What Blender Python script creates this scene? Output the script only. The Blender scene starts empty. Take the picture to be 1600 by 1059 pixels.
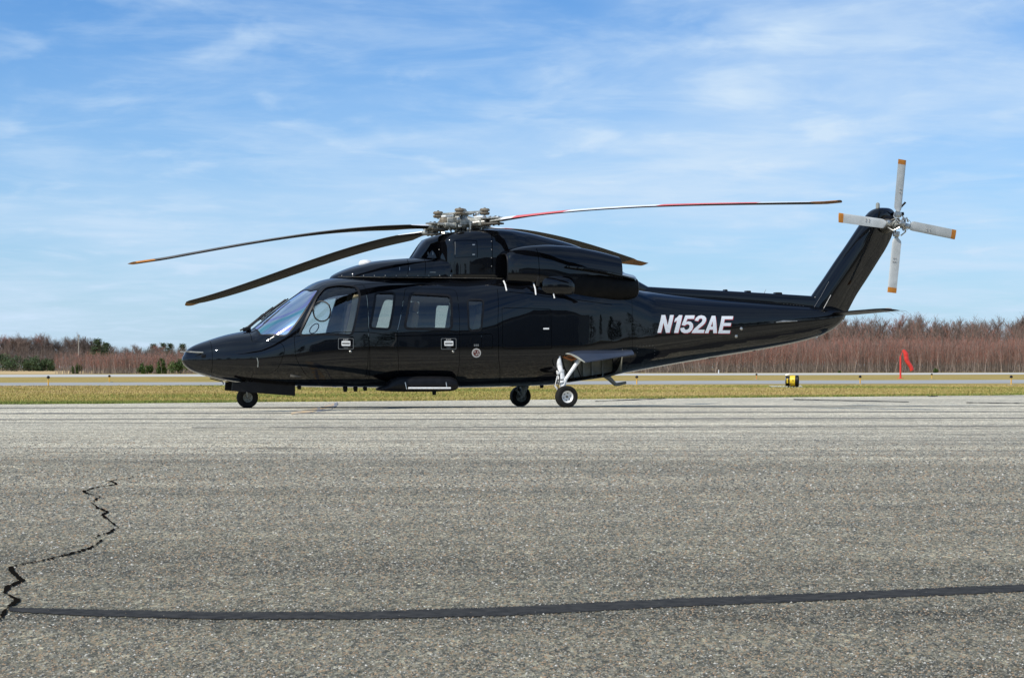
import bpy, bmesh, math, random
import numpy as np
from mathutils import Vector, Matrix
from mathutils.geometry import delaunay_2d_cdt

SC = bpy.context.scene
COL = SC.collection
random.seed(7); rng = np.random.default_rng(7)
R = math.radians

# ---------------------------------------------------------------- camera
FPX, CX, HY, HCAM = 2690.0, 800.0, 574.0, 0.63     # focal length in photo pixels, optical centre, horizon row, eye height
cam = bpy.data.objects.new('camera', bpy.data.cameras.new('camera')); COL.objects.link(cam)
cam.location = (0, 0, HCAM); cam.rotation_euler = (R(90), 0, 0)
cam.data.sensor_width = 36; cam.data.lens = FPX / 1600 * 36; cam.data.shift_y = (HY - 529.5) / 1600
cam.data.clip_start = 0.1; cam.data.clip_end = 12000
SC.camera = cam

# ---------------------------------------------------------------- sun, sky, exposure
SUN_EL = 50.0; SUN_DIR = Vector((-0.72, -0.69, 0)).normalized()      # horizontal direction towards the sun
sd = Vector((SUN_DIR.x * math.cos(R(SUN_EL)), SUN_DIR.y * math.cos(R(SUN_EL)), math.sin(R(SUN_EL))))
sun = bpy.data.objects.new('sun', bpy.data.lights.new('sun', 'SUN')); COL.objects.link(sun)
sun.data.energy = 4.6; sun.data.angle = R(0.53); sun.data.color = (1, 0.955, 0.88)
sun.rotation_euler = sd.to_track_quat('Z', 'Y').to_euler(); sun.location = sd * 60

world = bpy.data.worlds.new('World'); SC.world = world; world.use_nodes = True
wt = world.node_tree; wt.nodes.clear()
def wn(t, **k):
    n = wt.nodes.new(t)
    for a, b in k.items(): setattr(n, a, b)
    return n
def wl(a, b): wt.links.new(a, b)
sky = wn('ShaderNodeTexSky', sky_type='NISHITA', sun_disc=False)
sky.sun_elevation = R(SUN_EL); sky.sun_rotation = math.atan2(SUN_DIR.x, SUN_DIR.y)
sky.air_density = 1.0; sky.dust_density = 0.6; sky.ozone_density = 2.2
tint = wn('ShaderNodeMix', data_type='RGBA', blend_type='MULTIPLY'); tint.inputs[0].default_value = 1
wl(sky.outputs[0], tint.inputs[6]); tint.inputs[7].default_value = (0.56, 0.985, 1.43, 1)
geo = wn('ShaderNodeTexCoord'); sep = wn('ShaderNodeSeparateXYZ'); wl(geo.outputs['Generated'], sep.inputs[0])
zz = wn('ShaderNodeMath', operation='ADD'); wl(sep.outputs[2], zz.inputs[0]); zz.inputs[1].default_value = 0.10
zm = wn('ShaderNodeMath', operation='MAXIMUM'); wl(zz.outputs[0], zm.inputs[0]); zm.inputs[1].default_value = 0.09
dx = wn('ShaderNodeMath', operation='DIVIDE'); wl(sep.outputs[0], dx.inputs[0]); wl(zm.outputs[0], dx.inputs[1])
dy = wn('ShaderNodeMath', operation='DIVIDE'); wl(sep.outputs[1], dy.inputs[0]); wl(zm.outputs[0], dy.inputs[1])
cmb = wn('ShaderNodeCombineXYZ'); wl(dx.outputs[0], cmb.inputs[0]); wl(dy.outputs[0], cmb.inputs[1])
def cloud(scale, sx, sy, rot, loc, det, rough, lo, hi, amp, dist=0.4):
    mp = wn('ShaderNodeMapping'); wl(cmb.outputs[0], mp.inputs[0])
    mp.inputs['Scale'].default_value = (sx, sy, 1); mp.inputs['Rotation'].default_value = (0, 0, R(rot)); mp.inputs['Location'].default_value = loc
    n = wn('ShaderNodeTexNoise'); n.inputs['Scale'].default_value = scale; n.inputs['Detail'].default_value = det
    n.inputs['Roughness'].default_value = rough; n.inputs['Distortion'].default_value = dist; wl(mp.outputs[0], n.inputs[0])
    m = wn('ShaderNodeMapRange', interpolation_type='SMOOTHSTEP'); wl(n.outputs[0], m.inputs[0])
    m.inputs[1].default_value = lo; m.inputs[2].default_value = hi; m.inputs[3].default_value = 0; m.inputs[4].default_value = amp
    return m.outputs[0]
c1 = cloud(0.75, 1.0, 0.8, 18, (5.1, 2.4, 0), 6, 0.52, 0.36, 0.74, 0.58)
c2 = cloud(2.2, 0.9, 1.2, -12, (1.7, 5.2, 2), 8, 0.60, 0.38, 0.72, 0.40)
c3 = cloud(3.6, 1.1, 0.9, 30, (0.2, 3.3, 5), 6, 0.52, 0.50, 0.76, 0.38)
s1 = wn('ShaderNodeMath', operation='ADD'); wl(c1, s1.inputs[0]); wl(c2, s1.inputs[1])
s2 = wn('ShaderNodeMath', operation='ADD', use_clamp=True); wl(s1.outputs[0], s2.inputs[0]); wl(c3, s2.inputs[1])
# thin veil of haze low over the horizon, all the way round
hz = wn('ShaderNodeMapRange', interpolation_type='SMOOTHSTEP'); wl(sep.outputs[2], hz.inputs[0])
hz.inputs[1].default_value = -0.02; hz.inputs[2].default_value = 0.24; hz.inputs[3].default_value = 0.56; hz.inputs[4].default_value = 0.0
i1 = wn('ShaderNodeMath', operation='SUBTRACT'); i1.inputs[0].default_value = 1; wl(s2.outputs[0], i1.inputs[1])
i2 = wn('ShaderNodeMath', operation='SUBTRACT'); i2.inputs[0].default_value = 1; wl(hz.outputs[0], i2.inputs[1])
i3 = wn('ShaderNodeMath', operation='MULTIPLY'); wl(i1.outputs[0], i3.inputs[0]); wl(i2.outputs[0], i3.inputs[1])
s3 = wn('ShaderNodeMath', operation='SUBTRACT'); s3.inputs[0].default_value = 1; wl(i3.outputs[0], s3.inputs[1])
cm = wn('ShaderNodeMix', data_type='RGBA', blend_type='MIX'); wl(s3.outputs[0], cm.inputs[0]); wl(tint.outputs[2], cm.inputs[6])
cm.inputs[7].default_value = (6.2, 7.8, 9.6, 1)
bg = wn('ShaderNodeBackground'); wl(cm.outputs[2], bg.inputs[0]); bg.inputs[1].default_value = 0.10
wo = wn('ShaderNodeOutputWorld'); wl(bg.outputs[0], wo.inputs[0])

SC.render.engine = 'CYCLES'
SC.view_settings.view_transform = 'Standard'; SC.view_settings.look = 'None'
SC.view_settings.exposure = 0.0; SC.view_settings.gamma = 1; SC.view_settings.use_curve_mapping = False
SC.render.resolution_x = 1024; SC.render.resolution_y = 677
SC.cycles.max_bounces = 8; SC.cycles.transparent_max_bounces = 16

# ---------------------------------------------------------------- materials
def mat(name, base, rough=0.5, metal=0.0, coat=0.0, ior=1.5, **k):
    m = bpy.data.materials.new(name); m.use_nodes = True
    b = m.node_tree.nodes['Principled BSDF']
    b.inputs['Base Color'].default_value = (*base, 1); b.inputs['Roughness'].default_value = rough
    b.inputs['Metallic'].default_value = metal; b.inputs['IOR'].default_value = ior
    b.inputs['Coat Weight'].default_value = coat; b.inputs['Coat Roughness'].default_value = 0.02
    for a, v in k.items(): b.inputs[a.replace('_', ' ')].default_value = v
    return m
class NT:
    def __init__(s, m): s.m = m; s.t = m.node_tree; s.b = s.t.nodes['Principled BSDF']; s.co = s.t.nodes.new('ShaderNodeTexCoord')
    def n(s, t, ins=None, **k):
        x = s.t.nodes.new(t)
        for a, b in k.items(): setattr(x, a, b)
        for a, b in (ins or {}).items():
            if isinstance(b, bpy.types.NodeSocket): s.t.links.new(b, x.inputs[a])
            else: x.inputs[a].default_value = b
        return x
    def mapping(s, scale=(1,1,1), rot=(0,0,0), loc=(0,0,0), src='Object'):
        return s.n('ShaderNodeMapping', {0: s.co.outputs[src], 'Scale': scale, 'Rotation': rot, 'Location': loc}).outputs[0]
    def noise(s, v, scale, det=4, rough=0.55, dist=0):
        return s.n('ShaderNodeTexNoise', {0: v, 'Scale': scale, 'Detail': det, 'Roughness': rough, 'Distortion': dist}).outputs[0]
    def ramp(s, f, pts):
        r = s.n('ShaderNodeValToRGB', {0: f}); e = r.color_ramp.elements
        while len(e) < len(pts): e.new(0.5)
        for q, (p, c) in zip(e, pts): q.position = p; q.color = (*c, 1) if len(c) == 3 else c
        return r.outputs[0]
    def mix(s, f, a, b, mode='MIX'):
        x = s.n('ShaderNodeMix', data_type='RGBA', blend_type=mode)
        for i, v in ((0, f), (6, a), (7, b)):
            if isinstance(v, bpy.types.NodeSocket): s.t.links.new(v, x.inputs[i])
            else: x.inputs[i].default_value = v if i == 0 else (*v, 1)
        return x.outputs[2]
    def mr(s, f, a, b, c, d):
        return s.n('ShaderNodeMapRange', {0: f, 1: a, 2: b, 3: c, 4: d}).outputs[0]
    def bump(s, h, st, dist):
        x = s.n('ShaderNodeBump', {'Height': h, 'Strength': st, 'Distance': dist}); s.t.links.new(x.outputs[0], s.b.inputs['Normal'])
    def out(s, c, i='Base Color'): s.t.links.new(c, s.b.inputs[i])

def varied(name, a, b, scale, rough=0.6, **k):
    m = mat(name, a, rough, **k); t = NT(m); v = t.mapping()
    t.out(t.mix(t.mr(t.noise(v, scale), 0.35, 0.65, 0, 1), a, b)); return m

paint = mat('black_gloss_paint', (0.0022, 0.0025, 0.0035), 0.4, coat=1.0, Specular_IOR_Level=0.0); paint.node_tree.nodes['Principled BSDF'].inputs['Coat IOR'].default_value = 1.47
t = NT(paint); v = t.mapping()
bp = t.n('ShaderNodeBump', {'Height': t.noise(v, 1.6, 2), 'Strength': 0.18, 'Distance': 0.02}); t.t.links.new(bp.outputs[0], t.b.inputs['Coat Normal'])
t.out(t.mr(t.noise(v, 14, 6), 0.4, 0.8, 0.01, 0.035), 'Coat Roughness')
sheen_black = varied('sky_sheen_black_door_paint', (0.020, 0.026, 0.042), (0.030, 0.036, 0.052), 3, 0.3, coat=1.0)  # black lifted towards blue: sky sheen of the gear door put into its colour
satin = varied('black_satin', (0.004, 0.004, 0.005), (0.008, 0.008, 0.009), 9, 0.45, Specular_IOR_Level=0.22)
rubber = varied('tyre_rubber', (0.008, 0.008, 0.008), (0.018, 0.0175, 0.016), 12, 0.8, Specular_IOR_Level=0.2)
whitep = varied('white_enamel', (0.80, 0.80, 0.78), (0.68, 0.67, 0.64), 20, 0.35)
greyp = varied('grey_primer', (0.30, 0.31, 0.28), (0.20, 0.21, 0.19), 8, 0.6)
wellm = varied('wheel_well_paint', (0.36, 0.36, 0.30), (0.20, 0.20, 0.17), 6, 0.6)
steel = varied('bare_steel', (0.55, 0.54, 0.50), (0.28, 0.27, 0.24), 30, 0.35, metal=0.85)
hubm = varied('hub_grey_green', (0.18, 0.185, 0.155), (0.46, 0.45, 0.40), 18, 0.45)
hubd = varied('hub_dark_metal', (0.05, 0.05, 0.045), (0.14, 0.12, 0.09), 22, 0.5, metal=0.3)
rust = varied('hub_brown_metal', (0.10, 0.07, 0.04), (0.24, 0.20, 0.14), 25, 0.5)
redp = varied('red_paint', (0.75, 0.045, 0.03), (0.62, 0.04, 0.03), 10, 0.45)
bladered = varied('faded_red_blade_paint', (0.72, 0.13, 0.12), (0.62, 0.10, 0.09), 3, 0.5)
bladewhite = varied('white_blade_paint', (0.80, 0.80, 0.80), (0.68, 0.68, 0.68), 3, 0.4)
bladeblack = varied('black_blade_paint', (0.005, 0.0042, 0.003), (0.010, 0.008, 0.005), 2, 0.6, Specular_IOR_Level=0.12)
orange = varied('orange_tip_paint', (0.50, 0.19, 0.015), (0.40, 0.14, 0.012), 12, 0.5)
trblade = varied('tail_blade_grey', (0.50, 0.51, 0.49), (0.40, 0.41, 0.39), 5, 0.4)
beige = varied('beige_leather', (0.72, 0.56, 0.33), (0.62, 0.48, 0.28), 6, 0.6)
seatm = varied('pale_seat_fabric', (0.62, 0.55, 0.44), (0.52, 0.46, 0.37), 8, 0.7)
darkseat = varied('dark_seat_fabric', (0.03, 0.03, 0.032), (0.05, 0.05, 0.05), 8, 0.8)
lining = varied('cabin_lining', (0.16, 0.14, 0.11), (0.11, 0.098, 0.08), 3, 0.8)
wfilm = mat('coated_windshield_glass', (0.75, 0.85, 0.9), 0.02, ior=1.5)
b = wfilm.node_tree.nodes['Principled BSDF']; b.inputs['Transmission Weight'].default_value = 0.75
b.inputs['Thin Film Thickness'].default_value = 480; b.inputs['Thin Film IOR'].default_value = 1.9
b.inputs['Specular IOR Level'].default_value = 1.0; b.inputs['IOR'].default_value = 1.02
def glassmat(name, tintc, refl=0.10, film=0):
    # thin tinted pane: transparent through, glossy on top (a pane's real thickness does not bend what is seen through it)
    m = bpy.data.materials.new(name); m.use_nodes = True; t = m.node_tree; t.nodes.clear()
    tr = t.nodes.new('ShaderNodeBsdfTransparent'); tr.inputs[0].default_value = (*tintc, 1)
    if film:
        # heating film on the screen: the tint of its reflection shifts with viewing angle and film thickness
        gl = t.nodes.new('ShaderNodeBsdfGlossy'); gl.inputs['Roughness'].default_value = 0.03
        co = t.nodes.new('ShaderNodeTexCoord'); mp = t.nodes.new('ShaderNodeMapping'); mp.inputs['Scale'].default_value = (.55, .9, 1.25); t.links.new(co.outputs['Object'], mp.inputs[0])
        wv = t.nodes.new('ShaderNodeTexNoise'); wv.inputs['Scale'].default_value = 1.3; wv.inputs['Detail'].default_value = 1; t.links.new(mp.outputs[0], wv.inputs[0])
        lw = t.nodes.new('ShaderNodeLayerWeight'); sm_ = t.nodes.new('ShaderNodeMath'); sm_.operation = 'MULTIPLY_ADD'; t.links.new(wv.outputs[0], sm_.inputs[0]); sm_.inputs[1].default_value = 1.6; t.links.new(lw.outputs['Facing'], sm_.inputs[2])
        fr_ = t.nodes.new('ShaderNodeMath'); fr_.operation = 'FRACT'; t.links.new(sm_.outputs[0], fr_.inputs[0])
        rp = t.nodes.new('ShaderNodeValToRGB'); t.links.new(fr_.outputs[0], rp.inputs[0]); e = rp.color_ramp.elements
        cs = [(0.0, (.80, .93, 1)), (.2, (.95, 1, 1)), (.34, (.36, .88, .80)), (.46, (.93, 1, .97)), (.54, (.70, .62, .98)), (.62, (.97, .99, 1)), (.80, (.86, .95, 1)), (.88, (.66, .48, .88)), (1.0, (.80, .95, 1))]
        while len(e) < len(cs): e.new(.5)
        for q_, (p_, c_) in zip(e, cs): q_.position = p_; q_.color = (*c_, 1)
        t.links.new(rp.outputs[0], gl.inputs[0])
    else:
        gl = t.nodes.new('ShaderNodeBsdfGlossy'); gl.inputs['Roughness'].default_value = 0.015
    fr = t.nodes.new('ShaderNodeFresnel'); fr.inputs[0].default_value = 1.55
    ad = t.nodes.new('ShaderNodeMath'); ad.operation = 'ADD'; ad.use_clamp = True; ad.inputs[1].default_value = refl; t.links.new(fr.outputs[0], ad.inputs[0])
    mx = t.nodes.new('ShaderNodeMixShader'); t.links.new(ad.outputs[0], mx.inputs[0]); t.links.new(tr.outputs[0], mx.inputs[1]); t.links.new(gl.outputs[0], mx.inputs[2])
    o = t.nodes.new('ShaderNodeOutputMaterial'); t.links.new(mx.outputs[0], o.inputs[0]); return m
bpy.data.materials.remove(wfilm)
wfilm = glassmat('coated_windshield_glass', (0.86, 0.92, 0.95), 0.60, 470)
glass_side = glassmat('cockpit_side_glass', (0.88, 0.90, 0.90), 0.02)
glass_cabin = glassmat('tinted_cabin_glass', (0.80, 0.77, 0.70), 0.02)

# ---------------------------------------------------------------- mesh helpers
def link(name, me, m=None, parent=None):
    o = bpy.data.objects.new(name, me); COL.objects.link(o)
    if m is not None and me is not None:
        me.materials.clear()
        for x in (m if isinstance(m, (list, tuple)) else [m]): me.materials.append(x)
    if parent is not None: o.parent = parent
    return o
def pyd(name, V, Fc, m=None, parent=None, smooth=False, normals=None, mi=None):
    me = bpy.data.meshes.new(name); me.from_pydata([tuple(map(float, p)) for p in V], [], [tuple(map(int, f)) for f in Fc])
    if smooth: me.shade_smooth()
    o = link(name, me, m, parent)
    if mi is not None: me.polygons.foreach_set('material_index', np.array(mi, dtype=np.int32))
    if normals is not None:
        me.shade_smooth(); me.normals_split_custom_set_from_vertices([tuple(map(float, n)) for n in normals])
    me.update(); return o
def bigmesh(name, V, T, m, parent=None, mi=None):
    V = np.asarray(V, np.float32); T = np.asarray(T, np.int32); me = bpy.data.meshes.new(name)
    me.vertices.add(len(V)); me.vertices.foreach_set('co', V.ravel())
    me.loops.add(T.size); me.loops.foreach_set('vertex_index', T.ravel())
    me.polygons.add(len(T)); me.polygons.foreach_set('loop_start', np.arange(0, T.size, T.shape[1], dtype=np.int32))
    me.polygons.foreach_set('loop_total', np.full(len(T), T.shape[1], np.int32))
    o = link(name, me, m, parent)
    if mi is not None: me.polygons.foreach_set('material_index', np.asarray(mi, np.int32))
    me.update(); me.validate(); return o
class B:
    """collects simple shapes into one bmesh"""
    def __init__(s): s.bm = bmesh.new()
    def box(s, c, d, rot=None, bev=0):
        r = bmesh.ops.create_cube(s.bm, size=1); M = Matrix.Translation(Vector(c)) @ (rot.to_4x4() if rot else Matrix()) @ Matrix.Diagonal((*d, 1))
        bmesh.ops.transform(s.bm, matrix=M, verts=r['verts'])
        if bev:
            es = list({e for v in r['verts'] for e in v.link_edges}); bmesh.ops.bevel(s.bm, geom=es, offset=bev, segments=2, profile=0.5, affect='EDGES')
        return s
    def tube(s, pts, r, n=8, cap=True):
        pts = [Vector(p) for p in pts]; rs = r if isinstance(r, (list, tuple)) else [r] * len(pts); rings = []
        up = Vector((0, 0, 1))
        for i, p in enumerate(pts):
            d = (pts[min(i + 1, len(pts) - 1)] - pts[max(i - 1, 0)]).normalized()
            a = d.cross(up if abs(d.z) < 0.95 else Vector((1, 0, 0))).normalized(); c = a.cross(d)
            rings.append([s.bm.verts.new(p + (a * math.cos(2 * math.pi * k / n) + c * math.sin(2 * math.pi * k / n)) * rs[i]) for k in range(n)])
        for A, C in zip(rings, rings[1:]):
            for k in range(n): s.bm.faces.new((A[k], A[(k + 1) % n], C[(k + 1) % n], C[k]))
        if cap:
            s.bm.faces.new(rings[0][::-1]); s.bm.faces.new(rings[-1])
        return s
    def lathe(s, prof, c=(0, 0, 0), axis='Z', n=24, M=None, caps=True):
        """prof: list of (radius, height)"""
        rings = []
        for r, h in prof:
            ring = []
            for k in range(n):
                a = 2 * math.pi * k / n; p = Vector((r * math.cos(a), r * math.sin(a), h))
                if axis == 'Y': p = Vector((p.x, p.z, p.y))
                if axis == 'X': p = Vector((p.z, p.x, p.y))
                if M: p = M @ p
                ring.append(s.bm.verts.new(p + Vector(c)))
            rings.append(ring)
        for A, C in zip(rings, rings[1:]):
            for k in range(n): s.bm.faces.new((A[k], A[(k + 1) % n], C[(k + 1) % n], C[k]))
        if caps and prof[0][0] > 1e-5: s.bm.faces.new(rings[0][::-1])
        if caps and prof[-1][0] > 1e-5: s.bm.faces.new(rings[-1])
        return s
    def prism(s, poly, d0, d1, f=None):
        """poly: 2-D points, f(a,b,d) -> 3-D"""
        f = f or (lambda a, b, d: (a, d, b)); A = [s.bm.verts.new(f(a, b, d0)) for a, b in poly]; C = [s.bm.verts.new(f(a, b, d1)) for a, b in poly]
        n = len(poly); s.bm.faces.new(A[::-1]); s.bm.faces.new(C)
        for k in range(n): s.bm.faces.new((A[k], A[(k + 1) % n], C[(k + 1) % n], C[k]))
        return s
    def out(s, name, m, parent=None, smooth=35):
        bmesh.ops.recalc_face_normals(s.bm, faces=s.bm.faces[:]); me = bpy.data.meshes.new(name); s.bm.to_mesh(me); s.bm.free()
        if smooth: me.shade_smooth(); me.set_sharp_from_angle(angle=R(smooth))
        return link(name, me, m, parent)
def tag(o, label=None, cat=None, group=None, kind=None):
    for k, v in (('label', label), ('category', cat), ('group', group), ('kind', kind)):
        if v: o[k] = v
    return o
def empty(name, loc=(0, 0, 0), rz=0):
    o = bpy.data.objects.new(name, None); COL.objects.link(o); o.location = loc; o.rotation_euler = (0, 0, rz); o.empty_display_size = 0.3; return o
def copy_tree(o, parent=None):
    c = o.copy(); COL.objects.link(c); c.parent = parent
    for ch in [x for x in bpy.data.objects if x.parent == o]: copy_tree(ch, c)
    return c

# ---------------------------------------------------------------- ground
def zg(y):
    return float(np.interp(y, [-1e5, 27.0, 34.2, 1e5], [0, 0, -0.10, -0.10]))
def ground_at(px, py):
    """point of the ground seen at a photo pixel"""
    lo, hi = 1.0, 3000.0
    f = lambda Y: HY + FPX * (HCAM - zg(Y)) / Y - py
    for _ in range(60):
        m_ = math.sqrt(lo * hi)
        if f(m_) > 0: lo = m_
        else: hi = m_
    Y = lo; return Vector(((px - CX) * Y / FPX, Y, zg(Y)))
def sheet(name, fl, fr, y0, y1, lift, m, step=4.0, kind='structure', nx=1):
    """strip following the ground between the side limits fl(y) and fr(y)"""
    ys = sorted(set(list(np.arange(y0, y1, step)) + [y for y in (27.0, 34.2) if y0 < y < y1] + [y1]))
    V, Fc = [], []
    for i, y in enumerate(ys):
        for k in range(nx + 1):
            x = fl(y) + (fr(y) - fl(y)) * k / nx; V.append((x, y, zg(y) + lift))
        if i:
            for k in range(nx): a = (i - 1) * (nx + 1) + k; Fc.append((a, a + 1, a + nx + 2, a + nx + 1))
    return tag(pyd(name, V, Fc, m), kind=kind)

# grass field material
gm = mat('dry_grass', (0.2, 0.17, 0.08), 1.0, Specular_IOR_Level=0.0); t = NT(gm); v = t.mapping()
n1 = t.noise(t.mapping((0.35, 1, 1)), 0.55, 6, 0.6); n2 = t.noise(v, 9, 6, 0.7)
c = t.ramp(n1, [(0.34, (0.22, 0.195, 0.07)), (0.48, (0.36, 0.275, 0.10)), (0.62, (0.43, 0.31, 0.13))])
c = t.mix(t.mr(n2, 0.3, 0.7, 0, 0.55), c, (0.17, 0.14, 0.055)); t.out(c); t.bump(n2, 0.6, 0.05)
# asphalt
def asphalt(name, dark, light, grain=1.0, bands=True):
    m = mat(name, dark, 0.9, Specular_IOR_Level=0.15); t = NT(m); v = t.mapping((1, .38, 1))
    big = t.noise(t.mapping((0.10, 0.9, 1), (0, 0, R(-3))), 1.1, 7, 0.62)
    c = t.ramp(big, [(0.36, dark), (0.50, tuple((a + b) / 2 for a, b in zip(dark, light))), (0.64, light)])
    vor = t.n('ShaderNodeTexVoronoi', {0: v, 'Scale': 120 * grain, 'Randomness': 1.0}, feature='F1')
    vs = t.n('ShaderNodeSeparateColor', {0: vor.outputs['Color']})
    st = t.ramp(vs.outputs[0], [(0.0, (0.36, 0.375, 0.36)), (0.30, (0.62, 0.63, 0.59)), (0.55, (0.95, 0.93, 0.84)), (0.74, (1.20, 1.00, 0.80)), (0.88, (1.25, 1.25, 1.18)), (1.0, (1.9, 1.86, 1.7))])
    c = t.mix(1.0, c, st, 'MULTIPLY')
    vor2 = t.n('ShaderNodeTexVoronoi', {0: v, 'Scale': 66 * grain, 'Randomness': 1.0}, feature='F1')
    v2 = t.n('ShaderNodeSeparateColor', {0: vor2.outputs['Color']})
    c = t.mix(1.0, c, t.ramp(v2.outputs[1], [(0.0, (0.70, 0.70, 0.70)), (0.6, (1, 1, 1)), (0.92, (1.25, 1.22, 1.15)), (1.0, (1.7, 1.7, 1.65))]), 'MULTIPLY')
    fine = t.noise(v, 7, 7, 0.75)
    c = t.mix(1.0, c, t.ramp(fine, [(0.3, (0.72, 0.72, 0.73)), (0.7, (1.22, 1.21, 1.18))]), 'MULTIPLY')
    strk = t.noise(t.mapping((0.05, 2.2, 1), (0, 0, R(-2)), (4, 2, 0)), 1.0, 5, 0.7)
    c = t.mix(1.0, c, t.ramp(strk, [(0.36, (0.66, 0.67, 0.69)), (0.5, (1, 1, 1)), (0.66, (1.16, 1.15, 1.12))]), 'MULTIPLY')
    # colour pales with depth to imitate brightening at a grazing view, ragged changeover
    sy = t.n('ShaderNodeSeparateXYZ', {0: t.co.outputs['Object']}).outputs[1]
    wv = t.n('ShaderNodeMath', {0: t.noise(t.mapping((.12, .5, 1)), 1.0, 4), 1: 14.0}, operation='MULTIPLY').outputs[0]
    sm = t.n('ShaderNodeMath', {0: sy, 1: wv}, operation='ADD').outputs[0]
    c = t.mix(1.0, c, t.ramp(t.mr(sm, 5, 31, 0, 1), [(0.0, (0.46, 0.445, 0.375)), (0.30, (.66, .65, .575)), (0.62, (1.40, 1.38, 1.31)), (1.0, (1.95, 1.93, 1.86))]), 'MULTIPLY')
    oil = t.noise(t.mapping((.55, 1.2, 1), (0, 0, R(12)), (3, 7, 0)), 1.3, 3, .5)
    c = t.mix(1.0, c, t.ramp(oil, [(0.30, (.62, .62, .62)), (0.36, (1, 1, 1)), (0.66, (1, 1, 1)), (0.74, (1.12, 1.10, 1.05))]), 'MULTIPLY')
    t.out(c)
    h = t.n('ShaderNodeMath', {0: vor.outputs['Distance'], 1: fine}, operation='ADD').outputs[0]
    t.bump(h, 0.55, 0.004); return m
apron_m = asphalt('weathered_asphalt', (0.185, 0.182, 0.172), (0.335, 0.325, 0.295))
taxi_m = varied('pale_taxiway_asphalt', (0.27, 0.275, 0.27), (0.33, 0.33, 0.32), 0.4, 1.0, Specular_IOR_Level=0.0)
runway_m = varied('pale_runway_concrete', (0.46, 0.45, 0.42), (0.39, 0.385, 0.36), 0.3, 1.0, Specular_IOR_Level=0.0)
tan_m = varied('bare_tan_field', (0.48, 0.36, 0.20), (0.40, 0.29, 0.16), 0.1, 1.0, Specular_IOR_Level=0.0)
tar_m = varied('black_tar_sealant', (0.022, 0.022, 0.022), (0.045, 0.044, 0.041), 25, 0.95, Specular_IOR_Level=0.1)
joint_m = varied('dirt_filled_joint', (0.14, 0.14, 0.135), (0.17, 0.165, 0.16), 3, 1.0, Specular_IOR_Level=0.0)
tt = NT(tar_m); tt.bump(tt.noise(tt.mapping(), 60, 5), 0.5, 0.004)
crack_m = mat('open_crack', (0.008, 0.007, 0.006), 1.0, Specular_IOR_Level=0.0)

sheet('grass_ground', lambda y: -4000, lambda y: 4000, -3000, 4000, -0.008, gm, 500)
edge = lambda y: (y - 33.9) / 0.498 - 10.1
tag(sheet('asphalt_apron', lambda y: max(-500, edge(y)), lambda y: 500, -400, 140, 0, apron_m, 6))
def band(name, a0, a1, b0, b1, lift, m):
    """a strip of paving between two slanting lines, each given by its depth at photo left and right edge"""
    def ln(d0, d1):
        x0, x1 = -0.2974 * d0, 0.2974 * d1; k = (d1 - d0) / (x1 - x0); return lambda x: d0 + (x - x0) * k
    lo, hi = ln(a0, a1), ln(b0, b1); V, Fc = [], []; xs = np.linspace(-110, 500, 60)
    for i, x in enumerate(xs):
        for y in (max(lo(x), 34.3), max(hi(x), 34.4)): V.append((x, y, -0.10 + lift))
        if i: a = 2 * i - 2; Fc.append((a, a + 2, a + 3, a + 1))
    return tag(pyd(name, V, Fc, m), kind='structure')
band('taxiway', 69, 80, 83, 103, -0.002, taxi_m)
band('runway', 131, 183, 176, 243, -0.002, runway_m)
pyd('tan_field', [(-190, 182, -0.104), (-47, 190, -0.104), (-90, 560, -0.10), (-300, 560, -0.10)], [(0, 1, 2, 3)], tan_m)['kind'] = 'structure'

# tar-sealed line across the foreground, crack, joints, faded paint
def ribbon(name, pts, m, lift, seedv=0, jag=0.0):
    """pts: (px, py, thickness in px) mapped onto the ground"""
    rr = random.Random(seedv); V, Fc = [], []
    for i, (px, py, th) in enumerate(pts):
        j = rr.uniform(-jag, jag)
        a, c_ = ground_at(px, py + j - th / 2), ground_at(px, py + j + th / 2)
        V += [(a.x, a.y, a.z + lift), (c_.x, c_.y, c_.z + lift)]
        if i: q = 2 * i; Fc.append((q - 2, q - 1, q + 1, q))
    return tag(pyd(name, V, Fc, m), kind='structure')
def dens(pts, n):
    P_ = np.array(pts, float); s = np.r_[0, np.cumsum(np.hypot(*np.diff(P_[:, :2], axis=0).T))]; q = np.linspace(0, s[-1], n)
    return [tuple(np.interp(q[i], s, P_[:, k]) for k in range(P_.shape[1])) for i in range(n)]
rr = random.Random(3)
pts = dens([(14, 952, 8), (120, 957, 13), (330, 962, 14), (560, 962, 15), (800, 955, 17), (1050, 942, 17), (1300, 932, 15), (1640, 917, 14)], 1100)
ribbon('tar_sealed_joint', [(x, y + rr.uniform(-.7, .7), th * rr.uniform(.66, .92)) for x, y, th in pts], tar_m, 0.002)
cr = [(-14, 985), (3, 966), (12, 950), (28, 938), (6, 927), (13, 917), (35, 908), (20, 895), (18, 887), (42, 881), (69, 876), (105, 867), (129, 861), (142, 856),
      (160, 845), (149, 840), (170, 832.6), (184, 825), (170, 813), (161, 805), (167, 800), (153, 795), (143, 786), (156, 777), (139, 772), (130, 769), (147, 762), (181, 757), (173, 752), (210, 745), (201, 741)]
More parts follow.
